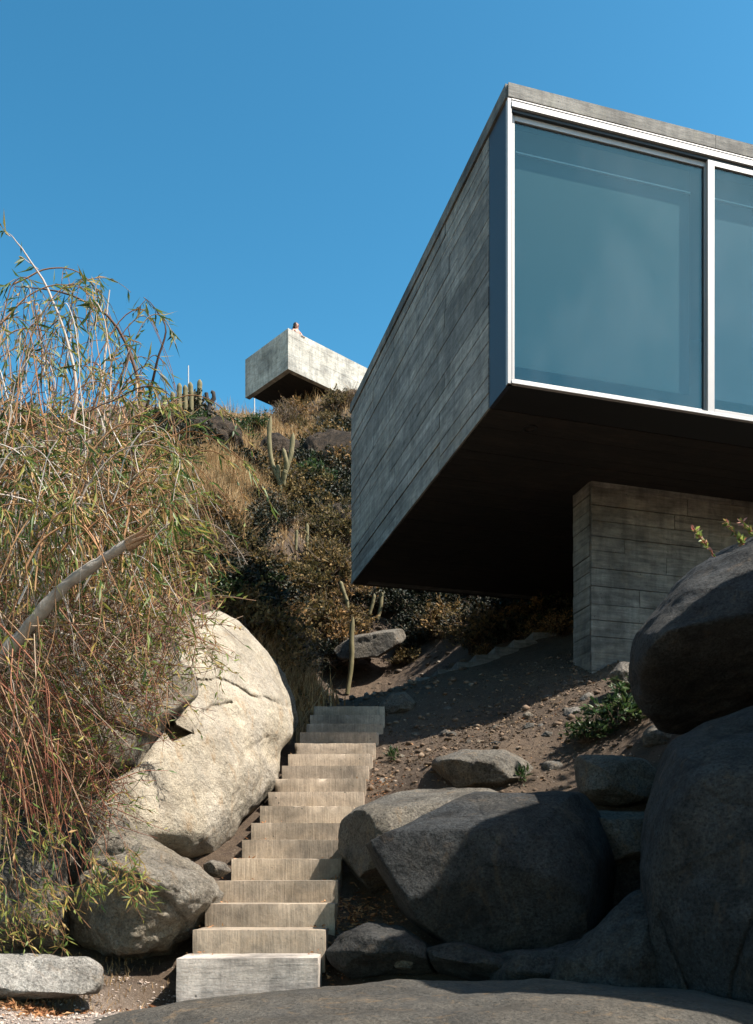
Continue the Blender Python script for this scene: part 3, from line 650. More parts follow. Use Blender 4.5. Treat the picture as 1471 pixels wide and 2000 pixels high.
boulder('boulder', 'great undercut grey boulder balanced above another at the right edge in front of the pier',
        [(1234, 1300), (1240, 1242), (1285, 1185), (1325, 1135), (1385, 1090), (1440, 1062), (1540, 1010), (1700, 1000), (1800, 1150), (1780, 1300), (1600, 1350), (1471, 1385), (1400, 1415), (1320, 1442), (1278, 1425), (1246, 1365)],
        7.0, 'dark', 1.25, sx=.05, sy=0, amp=.035, seed=35, res=(260, 160), ex=.6, rcuts=2, soft=.07, cuts=[(-.35, -.75, .55, .82), (-.2, -.75, -.62, .78), (-.05, -.35, -.93, .55)])
boulder('boulder', 'tall dark grey boulder filling the lower right corner with a pale vein across it',
        [(1285, 1510), (1312, 1452), (1385, 1415), (1471, 1388), (1650, 1370), (1820, 1500), (1860, 1800), (1800, 2200), (1400, 2220), (1300, 2020), (1262, 1860), (1250, 1700), (1262, 1600)],
        5.5, 'dark', 1.0, sx=-.05, sy=-.05, amp=.018, seed=38, res=(260, 170), ex=.62, rcuts=2, cuts=[(-.55, -.8, .2, .82)],
        grooves=[([(1255, 1720), (1340, 1690), (1420, 1655), (1500, 1600)], 3, -.012), ([(1290, 1790), (1320, 1870), (1360, 1960)], 4, .03), ([(1480, 1780), (1440, 1880), (1420, 1990)], 4, .025), ([(1330, 1500), (1400, 1560), (1480, 1580)], 4, .015)])
boulder('boulder', 'dark angular rock in deep shade between the two large dark boulders at the bottom', [(1055, 1950), (1100, 1870), (1170, 1800), (1230, 1745), (1290, 1720), (1340, 1900), (1320, 2100), (1080, 2120)], 5.6, 'dark', .5, seed=41, amp=.04)
boulder('rock', 'rounded mid grey rock above the huge dark boulder, beside the green plants', [(1112, 1492), (1135, 1476), (1200, 1474), (1262, 1482), (1290, 1510), (1285, 1570), (1210, 1578), (1150, 1562), (1122, 1530)], 8.1, 'grey', .35, seed=43, amp=.03, cat='rock')
boulder('rock', 'flat topped ledge of rock filling the gap right of the huge dark boulder', [(1140, 1590), (1160, 1576), (1270, 1582), (1300, 1600), (1290, 1680), (1180, 1700), (1150, 1650)], 6.9, 'grey', .4, seed=44, cat='rock', cuts=[(0, -.2, 1, .75)])
boulder('rock', 'low flat grey rock half buried in the dirt slope below the house', [(836, 1512), (852, 1480), (905, 1462), (985, 1462), (1030, 1486), (1065, 1520), (1000, 1542), (880, 1545)], 9.2, 'grey', .5, seed=46, amp=.03, cat='rock')
boulder('rock', 'dark low rock right of the two lowest steps', [(630, 1860), (668, 1820), (720, 1800), (790, 1806), (850, 1850), (860, 1900), (660, 1915)], 6.35, 'dark', .35, seed=48, amp=.04, cat='rock')
boulder('rock', 'low rounded rock in shade at the right end of the topmost step', [(738, 1380), (760, 1354), (792, 1352), (812, 1372), (806, 1396), (750, 1398)], 12.3, 'grey', .3, seed=50, cat='rock', res=(80, 50))
boulder('rock', 'small sunlit rock at the left foot of the great undercut boulder', [(1188, 1318), (1212, 1292), (1238, 1294), (1248, 1320), (1235, 1340), (1200, 1338)], 10.0, 'pale', .2, seed=52, cat='rock', res=(80, 50))
boulder('rock', 'long dark boulder with a whitish lit crest behind the slender cactus', [(650, 1268), (690, 1243), (735, 1232), (785, 1228), (800, 1242), (776, 1262), (740, 1285), (660, 1290)], 19.6, 'grey', .5, seed=54, cat='rock', res=(110, 70), cuts=[(0, -1, -.1, .5)])
for (px, py, s, lab) in [(950, 1228, 26, 'pinkish rock left of the green bush under the house'), (905, 1240, 16, 'small broken rock left of the pinkish rock under the house'), (1005, 1190, 20, 'pale rock behind the green bush under the house'), (1010, 1172, 14, 'small pale stone touching the rear underside of the house'),
                         (1105, 1195, 16, 'tan rock beside the dark left face of the pier'), (895, 1185, 18, 'brown rock just under the rear edge of the house'), (1120, 1395, 22, 'tan rock on the sunlit dirt below the pier'), (1150, 1365, 16, 'tan stone on the sunlit dirt uphill of its neighbour below the pier'), (1060, 1420, 12, 'brown clod of earth mid slope on the sunlit dirt'),
                         (1290, 1440, 40, 'dark rock in the notch under the undercut boulder'), (1080, 1500, 24, 'brown shaded rock above the huge dark boulder'), (745, 1530, 14, 'small stone on the shaded dirt right of the stairs'), (790, 1880, 22, 'small dark stone on the shaded dirt by the lowest step'),
                         (600, 1335, 16, 'pinkish stone beside the green tuft left of the stair top'), (585, 885, 24, 'tan outcrop high on the hillside under the pavilion'), (640, 830, 30, 'brown crumbling outcrop just below the pavilion'), (430, 1050, 30, 'pale sunlit rock above the dark green bush'), (625, 950, 34, 'grey cliff outcrop right of the branched cactus'), (660, 880, 30, 'grey cliff outcrop next to the house edge')]:
    Y = hitY(px, py, 8.2 if py > 1400 and px > 700 else 6.0)
    if px == 790: Y = 6.1
    pts = [(px + s * math.cos(a) * random.uniform(.8, 1.2), py + s * .75 * math.sin(a) * random.uniform(.75, 1.15)) for a in np.linspace(0, 2 * np.pi, 9)[:-1]]
    boulder('rock', lab, pts, Y + (.05 if py > 1100 else s / F * Y * .5), 'grey' if 'grey' in lab or 'dark' in lab or py < 1100 else 'pale', s / F * Y * .9, seed=int(px + py), cat='rock', res=(60, 36), amp=.05)
# unseen boulders added outside the view to shade its lower right part
def outcrop(name, label, c, r, seed, mat='dark', A=90, B=60):
    u = np.linspace(0, np.pi, B); v_ = np.arange(A) / A * 2 * np.pi
    V = np.array([(math.sin(a) * math.cos(b), math.sin(a) * math.sin(b), math.cos(a)) for a in u for b in v_]); V = np.sign(V) * np.abs(V) ** .85
    V = V * (1 + .16 * fbm(V * 1.6 + seed, 4, seed))[:, None] * np.array(r)
    Fq = np.array([(i * A + k, (i + 1) * A + k, (i + 1) * A + (k + 1) % A, i * A + (k + 1) % A) for i in range(B - 1) for k in range(A)])
    o = link(name, mk(name, V, Fq, M[mat], True, sharp=50)); o.location = c; return tag(o, label, 'boulder')
outcrop('boulder', 'towering dark boulder added out of view right of the rock shelf to cast shade', (4.5, 4.4, 1.7), (1.7, 1.5, 3.6), 71)
outcrop('boulder', 'broad dark boulder added out of view behind the undercut one to cast shade', (5.4, 6.6, 1.4), (1.5, 1.4, 2.4), 73)

boulder('rock', 'black filler rock added for the shaded gap between the huge dark boulder and the corner boulder', [(960, 1860), (1060, 1850), (1150, 1830), (1210, 1800), (1230, 1900), (1150, 1990), (1040, 1960), (950, 1925)], 5.95, 'dark', .35, seed=83, amp=.05, cat='rock')  # dark filler rocks here and below stand in for black shade between boulders
boulder('boulder', 'dark filler rock added for the shade in the recess left of the corner boulder', [(1140, 1640), (1180, 1600), (1260, 1590), (1320, 1620), (1330, 1800), (1300, 1900), (1180, 1890), (1150, 1780)], 7.2, 'dark', .5, seed=81, amp=.05)  # dark shape added where the recess lies in shade
boulder('rock', 'dark wedge added for the shade under the overhang of the huge dark boulder', [(830, 1850), (900, 1840), (1000, 1870), (1100, 1890), (1120, 1930), (1000, 1935), (850, 1900)], 6.1, 'dark', .3, seed=82, amp=.05, cat='rock')  # dark shape added where the overhang's shade falls
for (pts, lab, sd) in [([(575, 905), (600, 850), (650, 838), (695, 850), (705, 930), (690, 985), (620, 1000), (585, 960)], 'dark cliff face in shade right of the candelabra cactus', 84), ([(600, 1010), (640, 990), (700, 985), (705, 1040), (650, 1060), (610, 1050)], 'dark crumbling bank below the cliff face at the house edge', 85), ([(505, 870), (540, 850), (580, 862), (585, 920), (545, 940), (510, 920)], 'dark bank behind the candelabra cactus', 86), ([(318, 830), (360, 815), (420, 822), (470, 840), (460, 880), (400, 890), (330, 880)], 'dark bank below the ridge cacti', 87)]:
    cx_, cy_ = np.mean([p[0] for p in pts]), np.mean([p[1] for p in pts]); Yc = hitY(cx_, cy_ + 20, 12)
    boulder('cliff', lab, pts, Yc + .3, 'cliff', .9, sy=-1.2, seed=sd, amp=.15, cat='rock', res=(150, 90), cuts=[(-.6, -.6, -.45, .55), (-.3, -.9, -.2, .6)])
for k in range(26):
    px, py = random.uniform(780, 1230), random.uniform(1330, 1500)
    s_r = random.uniform(5, 14); q = hit(px, py, 8.4)
    if q[1] > 13.5: continue
    pts = [(px + s_r * math.cos(a) * random.uniform(.7, 1.3), py + s_r * .6 * math.sin(a) * random.uniform(.7, 1.2)) for a in np.linspace(0, 2 * np.pi, 8)[:-1]]
    boulder('rock', 'small half buried brown grey rock on the dirt slope between the stairs and the pier', pts, q[1] + .02, random.choice(['grey', 'mid', 'grey', 'dark']), s_r / F * q[1] * .9, seed=300 + k, cat='rock', res=(40, 24), amp=.07, group='half buried rocks on the dirt slope')
# foreground rock shelf
th = np.linspace(0, 2 * np.pi, 121)[:-1]; rr = np.linspace(0, 1, 50)[1:]
v = [(0, 0, 1.0)]
for a in rr:
    for q in th: v.append((a ** .8 * math.cos(q), a ** .8 * math.sin(q), math.sqrt(max(0, 1 - a ** 3.2))))
v = np.array(v); v = v * np.array([1.95, 1.25, .30])
v[:, 2] += fbm(v * np.array([1.2, 1.6, 1]), 4, 61) * .06 + .07 * v[:, 0] * .3 - .02 * np.clip(-v[:, 0], 0, 9)
v[:, 2] += fbm(v * 6, 3, 62) * .012
f = [(0, 1 + k, 1 + (k + 1) % 120) for k in range(120)] + [(1 + j * 120 + k, 1 + (j + 1) * 120 + k, 1 + (j + 1) * 120 + (k + 1) % 120, 1 + j * 120 + (k + 1) % 120) for j in range(len(rr) - 1) for k in range(120)]
o = link('rock_shelf', mk('rock_shelf', v, f, M['slab'], True)); o.location = (.22, 4.60, -.872); tag(o, 'smooth low rock shelf across the bottom of the picture in front of the lowest step', 'rock')

# ------------------------------------------------------------------ stuff on the ground: pebbles, fallen leaves, grass
ICO = np.array([(0, 0, 1), (.89, 0, .45), (.28, .85, .45), (-.72, .53, .45), (-.72, -.53, .45), (.28, -.85, .45), (.72, .53, -.45), (-.28, .85, -.45), (-.89, 0, -.45), (-.28, -.85, -.45), (.72, -.53, -.45), (0, 0, -1)])
ICF = np.array([(0, 1, 2), (0, 2, 3), (0, 3, 4), (0, 4, 5), (0, 5, 1), (1, 6, 2), (2, 7, 3), (3, 8, 4), (4, 9, 5), (5, 10, 1), (6, 7, 2), (7, 8, 3), (8, 9, 4), (9, 10, 5), (10, 6, 1), (11, 7, 6), (11, 8, 7), (11, 9, 8), (11, 10, 9), (11, 6, 10)])
def pebbles(n, xr, yr, smin, smax, name, label, mat='pebble'):
    x = rng.uniform(*xr, n); y = rng.uniform(*yr, n); z = gz(x, y); s = smin + (smax - smin) * rng.random(n) ** 6
    V = ICO[None] * (s[:, None, None] * rng.uniform(.6, 1.2, (n, 1, 3))) * (1 + rng.uniform(-.45, .35, (n, 12, 1))) * np.array([1, 1, .62]) + np.stack([x, y, z + s * .2], 1)[:, None]
    Fc = ICF[None] + (np.arange(n) * 12)[:, None, None]
    tag(link(name, mk(name, V.reshape(-1, 3), Fc.reshape(-1, 3), M[mat], attr=np.repeat(rng.random(n), 12))), label, kind='stuff')
pebbles(7000, (-1.2, 4), (7.6, 13), .004, .022, 'pebbles', 'loose stones scattered on the dirt slope right of the stairs')
pebbles(14000, (-3, -.4), (4.2, 6.4), .003, .014, 'gravel', 'fine pale gravel on the ground by the lowest step', 'gravel')
pebbles(2500, (-5, 1.5), (13, 24), .015, .10, 'scree', 'loose stones on the hillside')
def litter(n, regs, name, label, L=(.03, .07), mat='litter'):
    pts = []
    for (px, py, sx, sy, Y) in regs:
        for _ in range(n):
            q = P(px, py, Y); x = q[0] + random.gauss(0, sx); y = Y + random.gauss(0, sy); pts.append((x, y))
    pts = np.array(pts); z = gz(pts[:, 0], pts[:, 1]) + rng.uniform(.004, .03, len(pts)); pos = np.column_stack([pts, z])
    d = rng.normal(size=(len(pts), 3)); d[:, 2] *= .35
    V, Fc, A = leaves(pos, d, rng.uniform(*L, len(pts)), rng.uniform(.008, .02, len(pts)), rng.random(len(pts)))
    tag(link(name, mk(name, V, Fc, M[mat], attr=A)), label, kind='stuff')
litter(700, [(700, 1778, .16, .22, 6.95), (60, 1925, .45, .10, 5.55), (150, 1930, .35, .12, 5.5)], 'fallen_leaves', 'drift of orange fallen willow leaves by the steps and the stone block')
pebbles(2600, (-.5, 4), (7.6, 13), .008, .055, 'soil_clods', 'brown earth clods and broken stones on the dirt slope', 'clod')
litter(1500, [(900, 1450, .9, .8, 10.0), (1050, 1380, .8, .6, 11.2)], 'plant_debris', 'brown dead leaf debris strewn over the dirt slope', (.015, .06), 'debris')
litter(260, [(435, 1712, .12, .15, 7.3), (740, 1520, .1, .5, 9.2), (770, 1560, .1, .4, 8.5), (0, 1980, .8, .3, 5.0), (600, 1860, .1, .15, 6.3), (950, 1400, 1.2, 1.0, 10.8), (570, 1470, .05, .4, 10.2)], 'scattered_leaves', 'dry leaves scattered over the dirt', (.02, .05))

def grass(n, fn, name, label, mat='grass_dry', L=(.12, .3), W=.007):
    P_ = []; Rr = []; vals = []
    for _ in range(n):
        x, y = fn(); z = gz(x, y)[0]; l = random.uniform(*L); a = random.uniform(0, 6.28); lean = random.uniform(.1, .9)
        P_.append((x, y, z, l, a, lean))
    q = np.array(P_); n = len(q); t_ = np.linspace(0, 1, 4)
    cx = q[:, 0, None] + np.cos(q[:, 4, None]) * q[:, 3, None] * q[:, 5, None] * t_ ** 1.8; cy = q[:, 1, None] + np.sin(q[:, 4, None]) * q[:, 3, None] * q[:, 5, None] * t_ ** 1.8
    cz = q[:, 2, None] + q[:, 3, None] * t_ * (1 - .35 * q[:, 5, None] * t_)
    wd = W * (1 - t_ * .9); px = -np.sin(q[:, 4, None] + .6) * wd; py = np.cos(q[:, 4, None] + .6) * wd
    V = np.stack([np.stack([cx + px, cy + py, cz], -1), np.stack([cx - px, cy - py, cz], -1)], 2).reshape(n, -1, 3)
    b = np.arange(3)[:, None] * 2 + np.array([[0, 1, 3, 2]]); Fc = (b[None] + (np.arange(n) * 8)[:, None, None]).reshape(-1, 4)
    return tag(link(name, mk(name, V.reshape(-1, 3), Fc, M[mat], attr=np.repeat(rng.random(n), 8))), label, kind='stuff')
def in_px(regs):
    cache = []
    for (px, py, sx, sy, y0) in regs:
        for _ in range(60): cache.append(hit(random.gauss(px, sx), random.gauss(py, sy), y0))
    def fn():
        c = random.choice(cache); return c[0] + random.gauss(0, .12 + .008 * c[1]), c[1] + random.gauss(0, .15 + .012 * c[1])
    return fn
grass(22000, in_px([(420, 930, 50, 30, 9), (350, 960, 40, 40, 9), (430, 960, 60, 40, 9), (400, 900, 60, 20, 9), (470, 1000, 40, 30, 9), (520, 880, 40, 30, 9), (450, 1000, 50, 30, 9), (600, 840, 40, 14, 9), (380, 820, 40, 10, 9), (560, 1340, 15, 12, 11), (500, 950, 40, 40, 9)]), 'dry_grass', 'tawny dry grass on the upper hillside', L=(.2, .6), W=.014)
grass(900, in_px([(60, 1935, 60, 8, 4.8), (160, 1930, 40, 8, 4.8)]), 'dry_grass', 'dry straw at the foot of the stone block', L=(.03, .09), W=.003)

# ------------------------------------------------------------------ shrubs
def shrub_geo(rd, Rr, Hh, ntw, nl, leafL, leafW, tw=.006, droop=.3, spread=1.0):
    paths, rad, vals = [], [], []; lp, ld = [], []
    for k in range(ntw):
        a = rd.uniform(0, 6.28); el = rd.uniform(.15, 1.5); L = rd.uniform(.6, 1.0)
        s = np.array([rd.gauss(0, Rr * .18), rd.gauss(0, Rr * .18), 0.0]); tip = np.array([math.cos(a) * math.cos(el) * Rr * L * spread, math.sin(a) * math.cos(el) * Rr * L * spread, math.sin(el) * Hh * L])
        t_ = np.linspace(0, 1, 6)[:, None]; mid = s * .5 + tip * .5 + np.array([rd.gauss(0, .12) * Rr, rd.gauss(0, .12) * Rr, .12 * Hh + rd.gauss(0, .1) * Hh])
        p = (1 - t_) ** 2 * s + 2 * t_ * (1 - t_) * mid + t_ ** 2 * tip
        paths.append(p); rad.append(np.linspace(tw, tw * .3, 6)); vals.append(rd.random())
        for _ in range(2):
            i = rd.randint(2, 4); e = p[i] + np.array([rd.gauss(0, .22) * Rr, rd.gauss(0, .22) * Rr, rd.uniform(.0, .28) * Hh]); t2 = np.linspace(0, 1, 4)[:, None]
            q = p[i] * (1 - t2) + e * t2; paths.append(q); rad.append(np.linspace(tw * .5, tw * .2, 4)); vals.append(rd.random())
            for _ in range(max(1, nl // (ntw * 3))):
                u = rd.uniform(.2, 1.0); lp.append(p[i] * (1 - u) + e * u); ld.append((e - p[i]) + np.array([rd.gauss(0, .3), rd.gauss(0, .3), rd.gauss(.05, .25)]) * Rr)
        for _ in range(max(1, nl // (ntw * 3))):
            u = rd.uniform(.35, 1.0); lp.append((1 - u) ** 2 * s + 2 * u * (1 - u) * mid + u * u * tip + np.array([rd.gauss(0, .05) for _ in range(3)]) * Rr); ld.append((tip - mid) + np.array([rd.gauss(0, .5), rd.gauss(0, .5), rd.gauss(.1, .4)]) * Rr)
    TV, TF, TA = tubes(paths, rad, 3, vals)
    n = len(lp); LV, LF, LA = leaves(np.array(lp), np.array(ld), rng.uniform(.6, 1.2, n) * leafL, rng.uniform(.6, 1.2, n) * leafW, rng.random(n))
    return (TV, TF, TA), (LV, LF, LA)
def shrub_proto(seed, leafmat, twigmat='dry_twig', **kw):
    T, L = shrub_geo(random.Random(seed), **kw)
    return mk('stems', T[0], T[1], M[twigmat], attr=T[2]), mk('foliage', L[0], L[1], M[leafmat], attr=L[2])
def put_shrub(proto, loc, s, label, group=None, name='shrub', cat='bush', rz=None, tilt=0):
    r = empty(name, loc, label, cat, group); r.scale = s if isinstance(s, tuple) else (s, s, s); r.rotation_euler = (tilt, 0, random.uniform(0, 6.28) if rz is None else rz)
    for nm, me in zip(('stems', 'foliage'), proto):
        o = bpy.data.objects.new(nm, me); COL.objects.link(o); o.parent = r
    return r
dry = [shrub_proto(100 + k, 'dry_leaf', Rr=1, Hh=.95, ntw=80, nl=2200, leafL=.11, leafW=.055, tw=.014) for k in range(4)]
bare = [shrub_proto(120 + k, 'dry_leaf', Rr=1, Hh=1.0, ntw=110, nl=500, leafL=.06, leafW=.03, tw=.012) for k in range(2)]
green = [shrub_proto(140 + k, 'green_leaf', Rr=1, Hh=.9, ntw=70, nl=3000, leafL=.10, leafW=.06, tw=.012) for k in range(2)]
def at(px, py, y0=8.5): return hit(px, py, y0)
# distinct ones
for (px, py, s, pr_, lab, y0) in [
    (640, 1135, 1.25, dry[0], 'large rounded olive tan bush on the slope against the house corner', 12),
    (570, 1300, 1.15, bare[0], 'wide grey brown twiggy thicket right of the cream boulder top', 12),
    (520, 1270, .9, dry[2], 'tawny bush leaning over the cream boulder near its shoulder', 12),
    (600, 1230, 1.1, dry[1], 'brown scrub bush in the middle of the slope above the stair top', 12),
    (440, 1175, .62, green[0], 'glossy dark green bush in shadow just above the cream boulder', 10),
    (500, 1140, .7, green[1], 'dark shaded bush right of the glossy green bush', 10),
    (1045, 1225, .8, dry[3], 'yellow green bush sunlit beneath the rear of the house', 12),
    (1090, 1215, .5, green[1], 'small green bush touching the pier foot beneath the house', 12),
    (580, 1365, .33, green[0], 'low yellow green tuft left of the stair top', 10),
    (460, 860, .9, green[1], 'dark bush on the ridge left of the pavilion', 20),
    (500, 842, .8, green[0], 'dark green bush on the ridge directly beneath the left end of the pavilion', 20),
    (320, 858, .9, bare[1], 'grey bushy scrub around the cactus cluster on the ridge', 20),
    (390, 850, .9, green[1], 'dark shaded bush under the cactus cluster on the ridge', 20),
    (660, 800, 1.0, dry[2], 'olive scrub at the foot of the pavilion wall', 20),
    (685, 790, .9, bare[0], 'grass like scrub between the pavilion and the house', 20),
    (675, 930, 1.2, dry[0], 'olive bush high on the slope touching the house edge', 15),
    (655, 1060, 1.1, dry[1], 'olive bush midway up the slope touching the house edge', 15)]:
    put_shrub(pr_, at(px, py, y0) - np.array([0, 0, .15]), s * .9, lab)
# indistinct scrub
gl_ = 'low dry scrub bush covering the hillside'
GRP = 'dry scrub bushes on the hillside'
cnt = 0
regs = [(520, 690, 860, 1060, 14), (300, 480, 905, 1060, 14), (470, 690, 1040, 1330, 11.5), (300, 520, 1000, 1150, 11), (690, 1110, 1155, 1300, 14.5), (-60, 300, 830, 1200, 11), (540, 690, 800, 900, 20)]
nums = [14, 5, 42, 22, 26, 40, 8]
where = ['high on the bank between the candelabra cactus and the house edge', 'among the golden grass above the dark hollow', 'on the slope between the cream boulder and the lower house corner', 'right behind the top of the cream boulder', 'on the ground seen beneath the rear of the house', 'on the slope behind the willow crown', 'just below the pavilion']
for (x0, x1, y0, y1, ym), n, wh in zip(regs, nums, where):
    for _ in range(n):
        px, py = random.uniform(x0, x1), random.uniform(y0, y1)
        q = hit(px, py, ym)
        if q[1] > 45 or q[1] < ym + .1: continue
        s = random.uniform(.35, .95) * (.5 + q[1] / 40)
        if 570 < px < 780 and 1310 < py: continue
        pr_ = random.choice(dry + bare + dry + ([green[0]] if random.random() < .5 else []))
        put_shrub(pr_, q - np.array([0, 0, .1]), s, 'low dry scrub bush ' + wh, 'dry scrub bushes ' + wh); cnt += 1
# trees outside the picture: one right of the slope that dapples the dirt, others added out of view to cut sky light
def tree(loc, h, r, seed, label, group=None, nl=5200):
    rd = random.Random(seed); root = empty('tree', loc, label, 'tree', group)
    pp = [np.array([[0, 0, -.3], [.1, .05, h * .3], [0, .1, h * .6], [.1, 0, h * .85]])]; rr2 = [np.array([.16, .13, .09, .03])]; tips = []
    for k in range(26):
        a = rd.uniform(0, 6.28); z = rd.uniform(.35, .8) * h; e_ = np.array([math.cos(a) * r * rd.uniform(.5, .9), math.sin(a) * r * rd.uniform(.5, .9), z + rd.uniform(.05, .25) * h])
        p = bez([np.array([0, 0.05, z]), np.array([e_[0] * .5, e_[1] * .5, z + .1 * h]), e_], 7); pp.append(p); rr2.append(np.linspace(.05, .008, 7)); tips += [p[3], p[4], p[5], p[6]]
    V, Fc, A = tubes(pp, rr2, 6); o = bpy.data.objects.new('trunk', mk('trunk', V, Fc, M['willow_bark'], True)); COL.objects.link(o); o.parent = root
    tips = np.array(tips); i = rng.integers(0, len(tips), nl); pos = tips[i] + rng.normal(size=(nl, 3)) * r * .16
    V, Fc, A = leaves(pos, rng.normal(size=(nl, 3)), rng.uniform(.10, .2, nl) * (1 + (r > 2.5)), rng.uniform(.05, .09, nl) * (1 + (r > 2.5)), rng.random(nl)); o = bpy.data.objects.new('crown', mk('crown', V, Fc, M['green_leaf'], attr=A)); COL.objects.link(o); o.parent = root
def bez(pts, n=16):
    pts = np.array(pts, float)
    k = np.linspace(0, 1, len(pts)); t_ = np.linspace(0, 1, n); p = np.stack([np.interp(t_, k, pts[:, i]) for i in range(3)], 1)
    for _ in range(max(2, n // 5)): p[1:-1] = (p[:-2] + 2 * p[1:-1] + p[2:]) / 4
    return p
tree((5.9, 7.0, .8), 6.0, 1.7, 1, 'leafy tree right of the dirt slope, outside the picture', nl=2600)
for k, (x, y, h) in enumerate([(-7.5, -6, 12), (-2.5, -8, 12), (2.5, -7.5, 12), (8, -5, 12), (10.5, 1.5, 8.5)]):
    tree((x, y, -1.0), h, 4.0 if h > 9 else 2.8, 5 + k, 'broad leafy tree added out of view to block sky light', 'added trees blocking sky light', nl=8000)
# near-black brush added as the shade pockets of the bank and under the house
inky = [shrub_proto(170 + k, 'shade_leaf', Rr=1, Hh=.8, ntw=60, nl=2400, leafL=.10, leafW=.06, tw=.012) for k in range(2)]
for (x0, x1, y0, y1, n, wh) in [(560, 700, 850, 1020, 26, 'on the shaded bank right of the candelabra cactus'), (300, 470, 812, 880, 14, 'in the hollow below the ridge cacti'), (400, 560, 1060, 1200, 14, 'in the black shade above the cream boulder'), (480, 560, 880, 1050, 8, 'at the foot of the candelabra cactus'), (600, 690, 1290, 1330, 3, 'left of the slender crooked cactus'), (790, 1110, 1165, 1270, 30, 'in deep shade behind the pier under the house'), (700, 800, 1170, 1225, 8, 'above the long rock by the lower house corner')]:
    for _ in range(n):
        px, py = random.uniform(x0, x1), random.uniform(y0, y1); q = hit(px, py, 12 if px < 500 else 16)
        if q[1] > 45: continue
        put_shrub(random.choice(inky), q - np.array([0, 0, .1]), random.uniform(.45, .95) * (.5 + q[1] / 45), 'near-black brush added as shade ' + wh, 'brush added as shade ' + wh)
# weeds on the dirt
weed = shrub_proto(160, 'green_leaf', Rr=.12, Hh=.14, ntw=14, nl=120, leafL=.06, leafW=.018, tw=.003)
put_shrub(weed, at(768, 1490, 8.5), 1.2, 'small bright green weed on the sunlit dirt right of the stairs', name='weed', cat='plant')
put_shrub(weed, at(1020, 1530, 8.5), 1.3, 'low green weed behind the huge dark boulder', name='weed', cat='plant')
put_shrub(weed, P(700, 1522, 9.5), .01, 'x', name='weed').hide_render = True
for o in list(bpy.data.objects):
    if o.get('label') == 'x':
        for ch in list(o.children): bpy.data.objects.remove(ch)
        bpy.data.objects.remove(o)
leafy = shrub_proto(161, 'green_leaf', Rr=.4, Hh=.35, ntw=40, nl=700, leafL=.085, leafW=.03, tw=.005)
put_shrub(leafy, at(1215, 1420, 8.6), 1.25, 'leafy green plant with yellow flower heads left of the undercut boulder', name='leafy_plant', cat='plant')
put_shrub(leafy, at(1150, 1450, 8.6), .9, 'low dark green plant spreading on the dirt downhill of the flowering one', name='leafy_plant', cat='plant')
put_shrub(leafy, at(1240, 1355, 8.6), .8, 'small upright green plant nearest the pier foot', name='leafy_plant', cat='plant')

# succulent sprigs on the undercut boulder
def sprig(px0, py0, px1, py1, Y, label):
    a = P(px0, py0, Y); b = P(px1, py1, Y - .05); r = empty('succulent_sprig', a, label, 'plant')
    t_ = np.linspace(0, 1, 8)[:, None]; mid = (a + b) / 2 + np.array([.02, 0, -.03]); p = (1 - t_) ** 2 * a + 2 * t_ * (1 - t_) * mid + t_ ** 2 * b
    TV, TF, TA = tubes([p - a], [np.linspace(.006, .004, 8)], 5, [.5]); o = bpy.data.objects.new('stem', mk('stem', TV, TF, M['twig_red'], attr=TA)); COL.objects.link(o); o.parent = r
    pos = []; d = []
    for k in range(46):
        u = random.random() ** .8; c_ = (1 - u) ** 2 * a + 2 * u * (1 - u) * mid + u * u * b; pos.append(c_ - a); dv = (b - a) / np.linalg.norm(b - a) * .6 + np.random.default_rng(k).normal(size=3) * .6; d.append(dv)
    V, Fc, A = leaves(np.array(pos), np.array(d), rng.uniform(.035, .06, 46), rng.uniform(.018, .026, 46), rng.random(46)); o = bpy.data.objects.new('leaves', mk('leaves', V, Fc, M['flower'], attr=A)); COL.objects.link(o); o.parent = r
sprig(1400, 1092, 1354, 1030, 7.1, 'fleshy green and pink sprig sprouting from the left rim of the undercut boulder')
sprig(1452, 1062, 1418, 1018, 7.2, 'short fleshy green sprig on the boulder rim near the right edge')
sprig(1480, 1058, 1450, 1016, 7.2, 'pink tipped fleshy sprig cut by the right edge above the boulder')
sprig(1452, 1072, 1446, 1050, 7.1, 'tiny orange bud on the boulder rim between the sprigs')

# ------------------------------------------------------------------ cacti
def stem_mesh(pts, r0, r1, ribs=9):
    pts = np.array(pts, float); n = 22; t_ = np.linspace(0, 1, n); k = np.linspace(0, 1, len(pts))
    p = np.stack([np.interp(t_, k, pts[:, i]) for i in range(3)], 1)
    for _ in range(3): p[1:-1] = (p[:-2] + 2 * p[1:-1] + p[2:]) / 4
    S = ribs * 2; a = np.arange(S) / S * 2 * np.pi; rib = 1 + .16 * np.cos(a * ribs)
    rad = (r0 + (r1 - r0) * t_) * (1 + .05 * np.sin(t_ * 23)); rad[-4:] *= np.array([.95, .85, .62, .18])
    tt = np.gradient(p, axis=0); tt /= np.linalg.norm(tt, axis=1, keepdims=True); u = np.cross(tt, np.array([.1, .95, .2])); u /= np.linalg.norm(u, axis=1, keepdims=True); w_ = np.cross(tt, u)
    V = p[:, None] + (rad[:, None] * rib[None])[..., None] * (np.cos(a)[None, :, None] * u[:, None] + np.sin(a)[None, :, None] * w_[:, None])
    at_ = np.clip(.35 + .65 * (np.cos(a * ribs) > .2)[None, :] * (.6 + .4 * rng.random((n, 1))), 0, 1)
    kk = np.arange(n - 1)[:, None] * S; j = np.arange(S)[None]; j2 = (j + 1) % S
    return V.reshape(-1, 3), np.stack([kk + j, kk + j2, kk + S + j2, kk + S + j], -1).reshape(-1, 4), np.broadcast_to(at_, (n, S)).ravel()
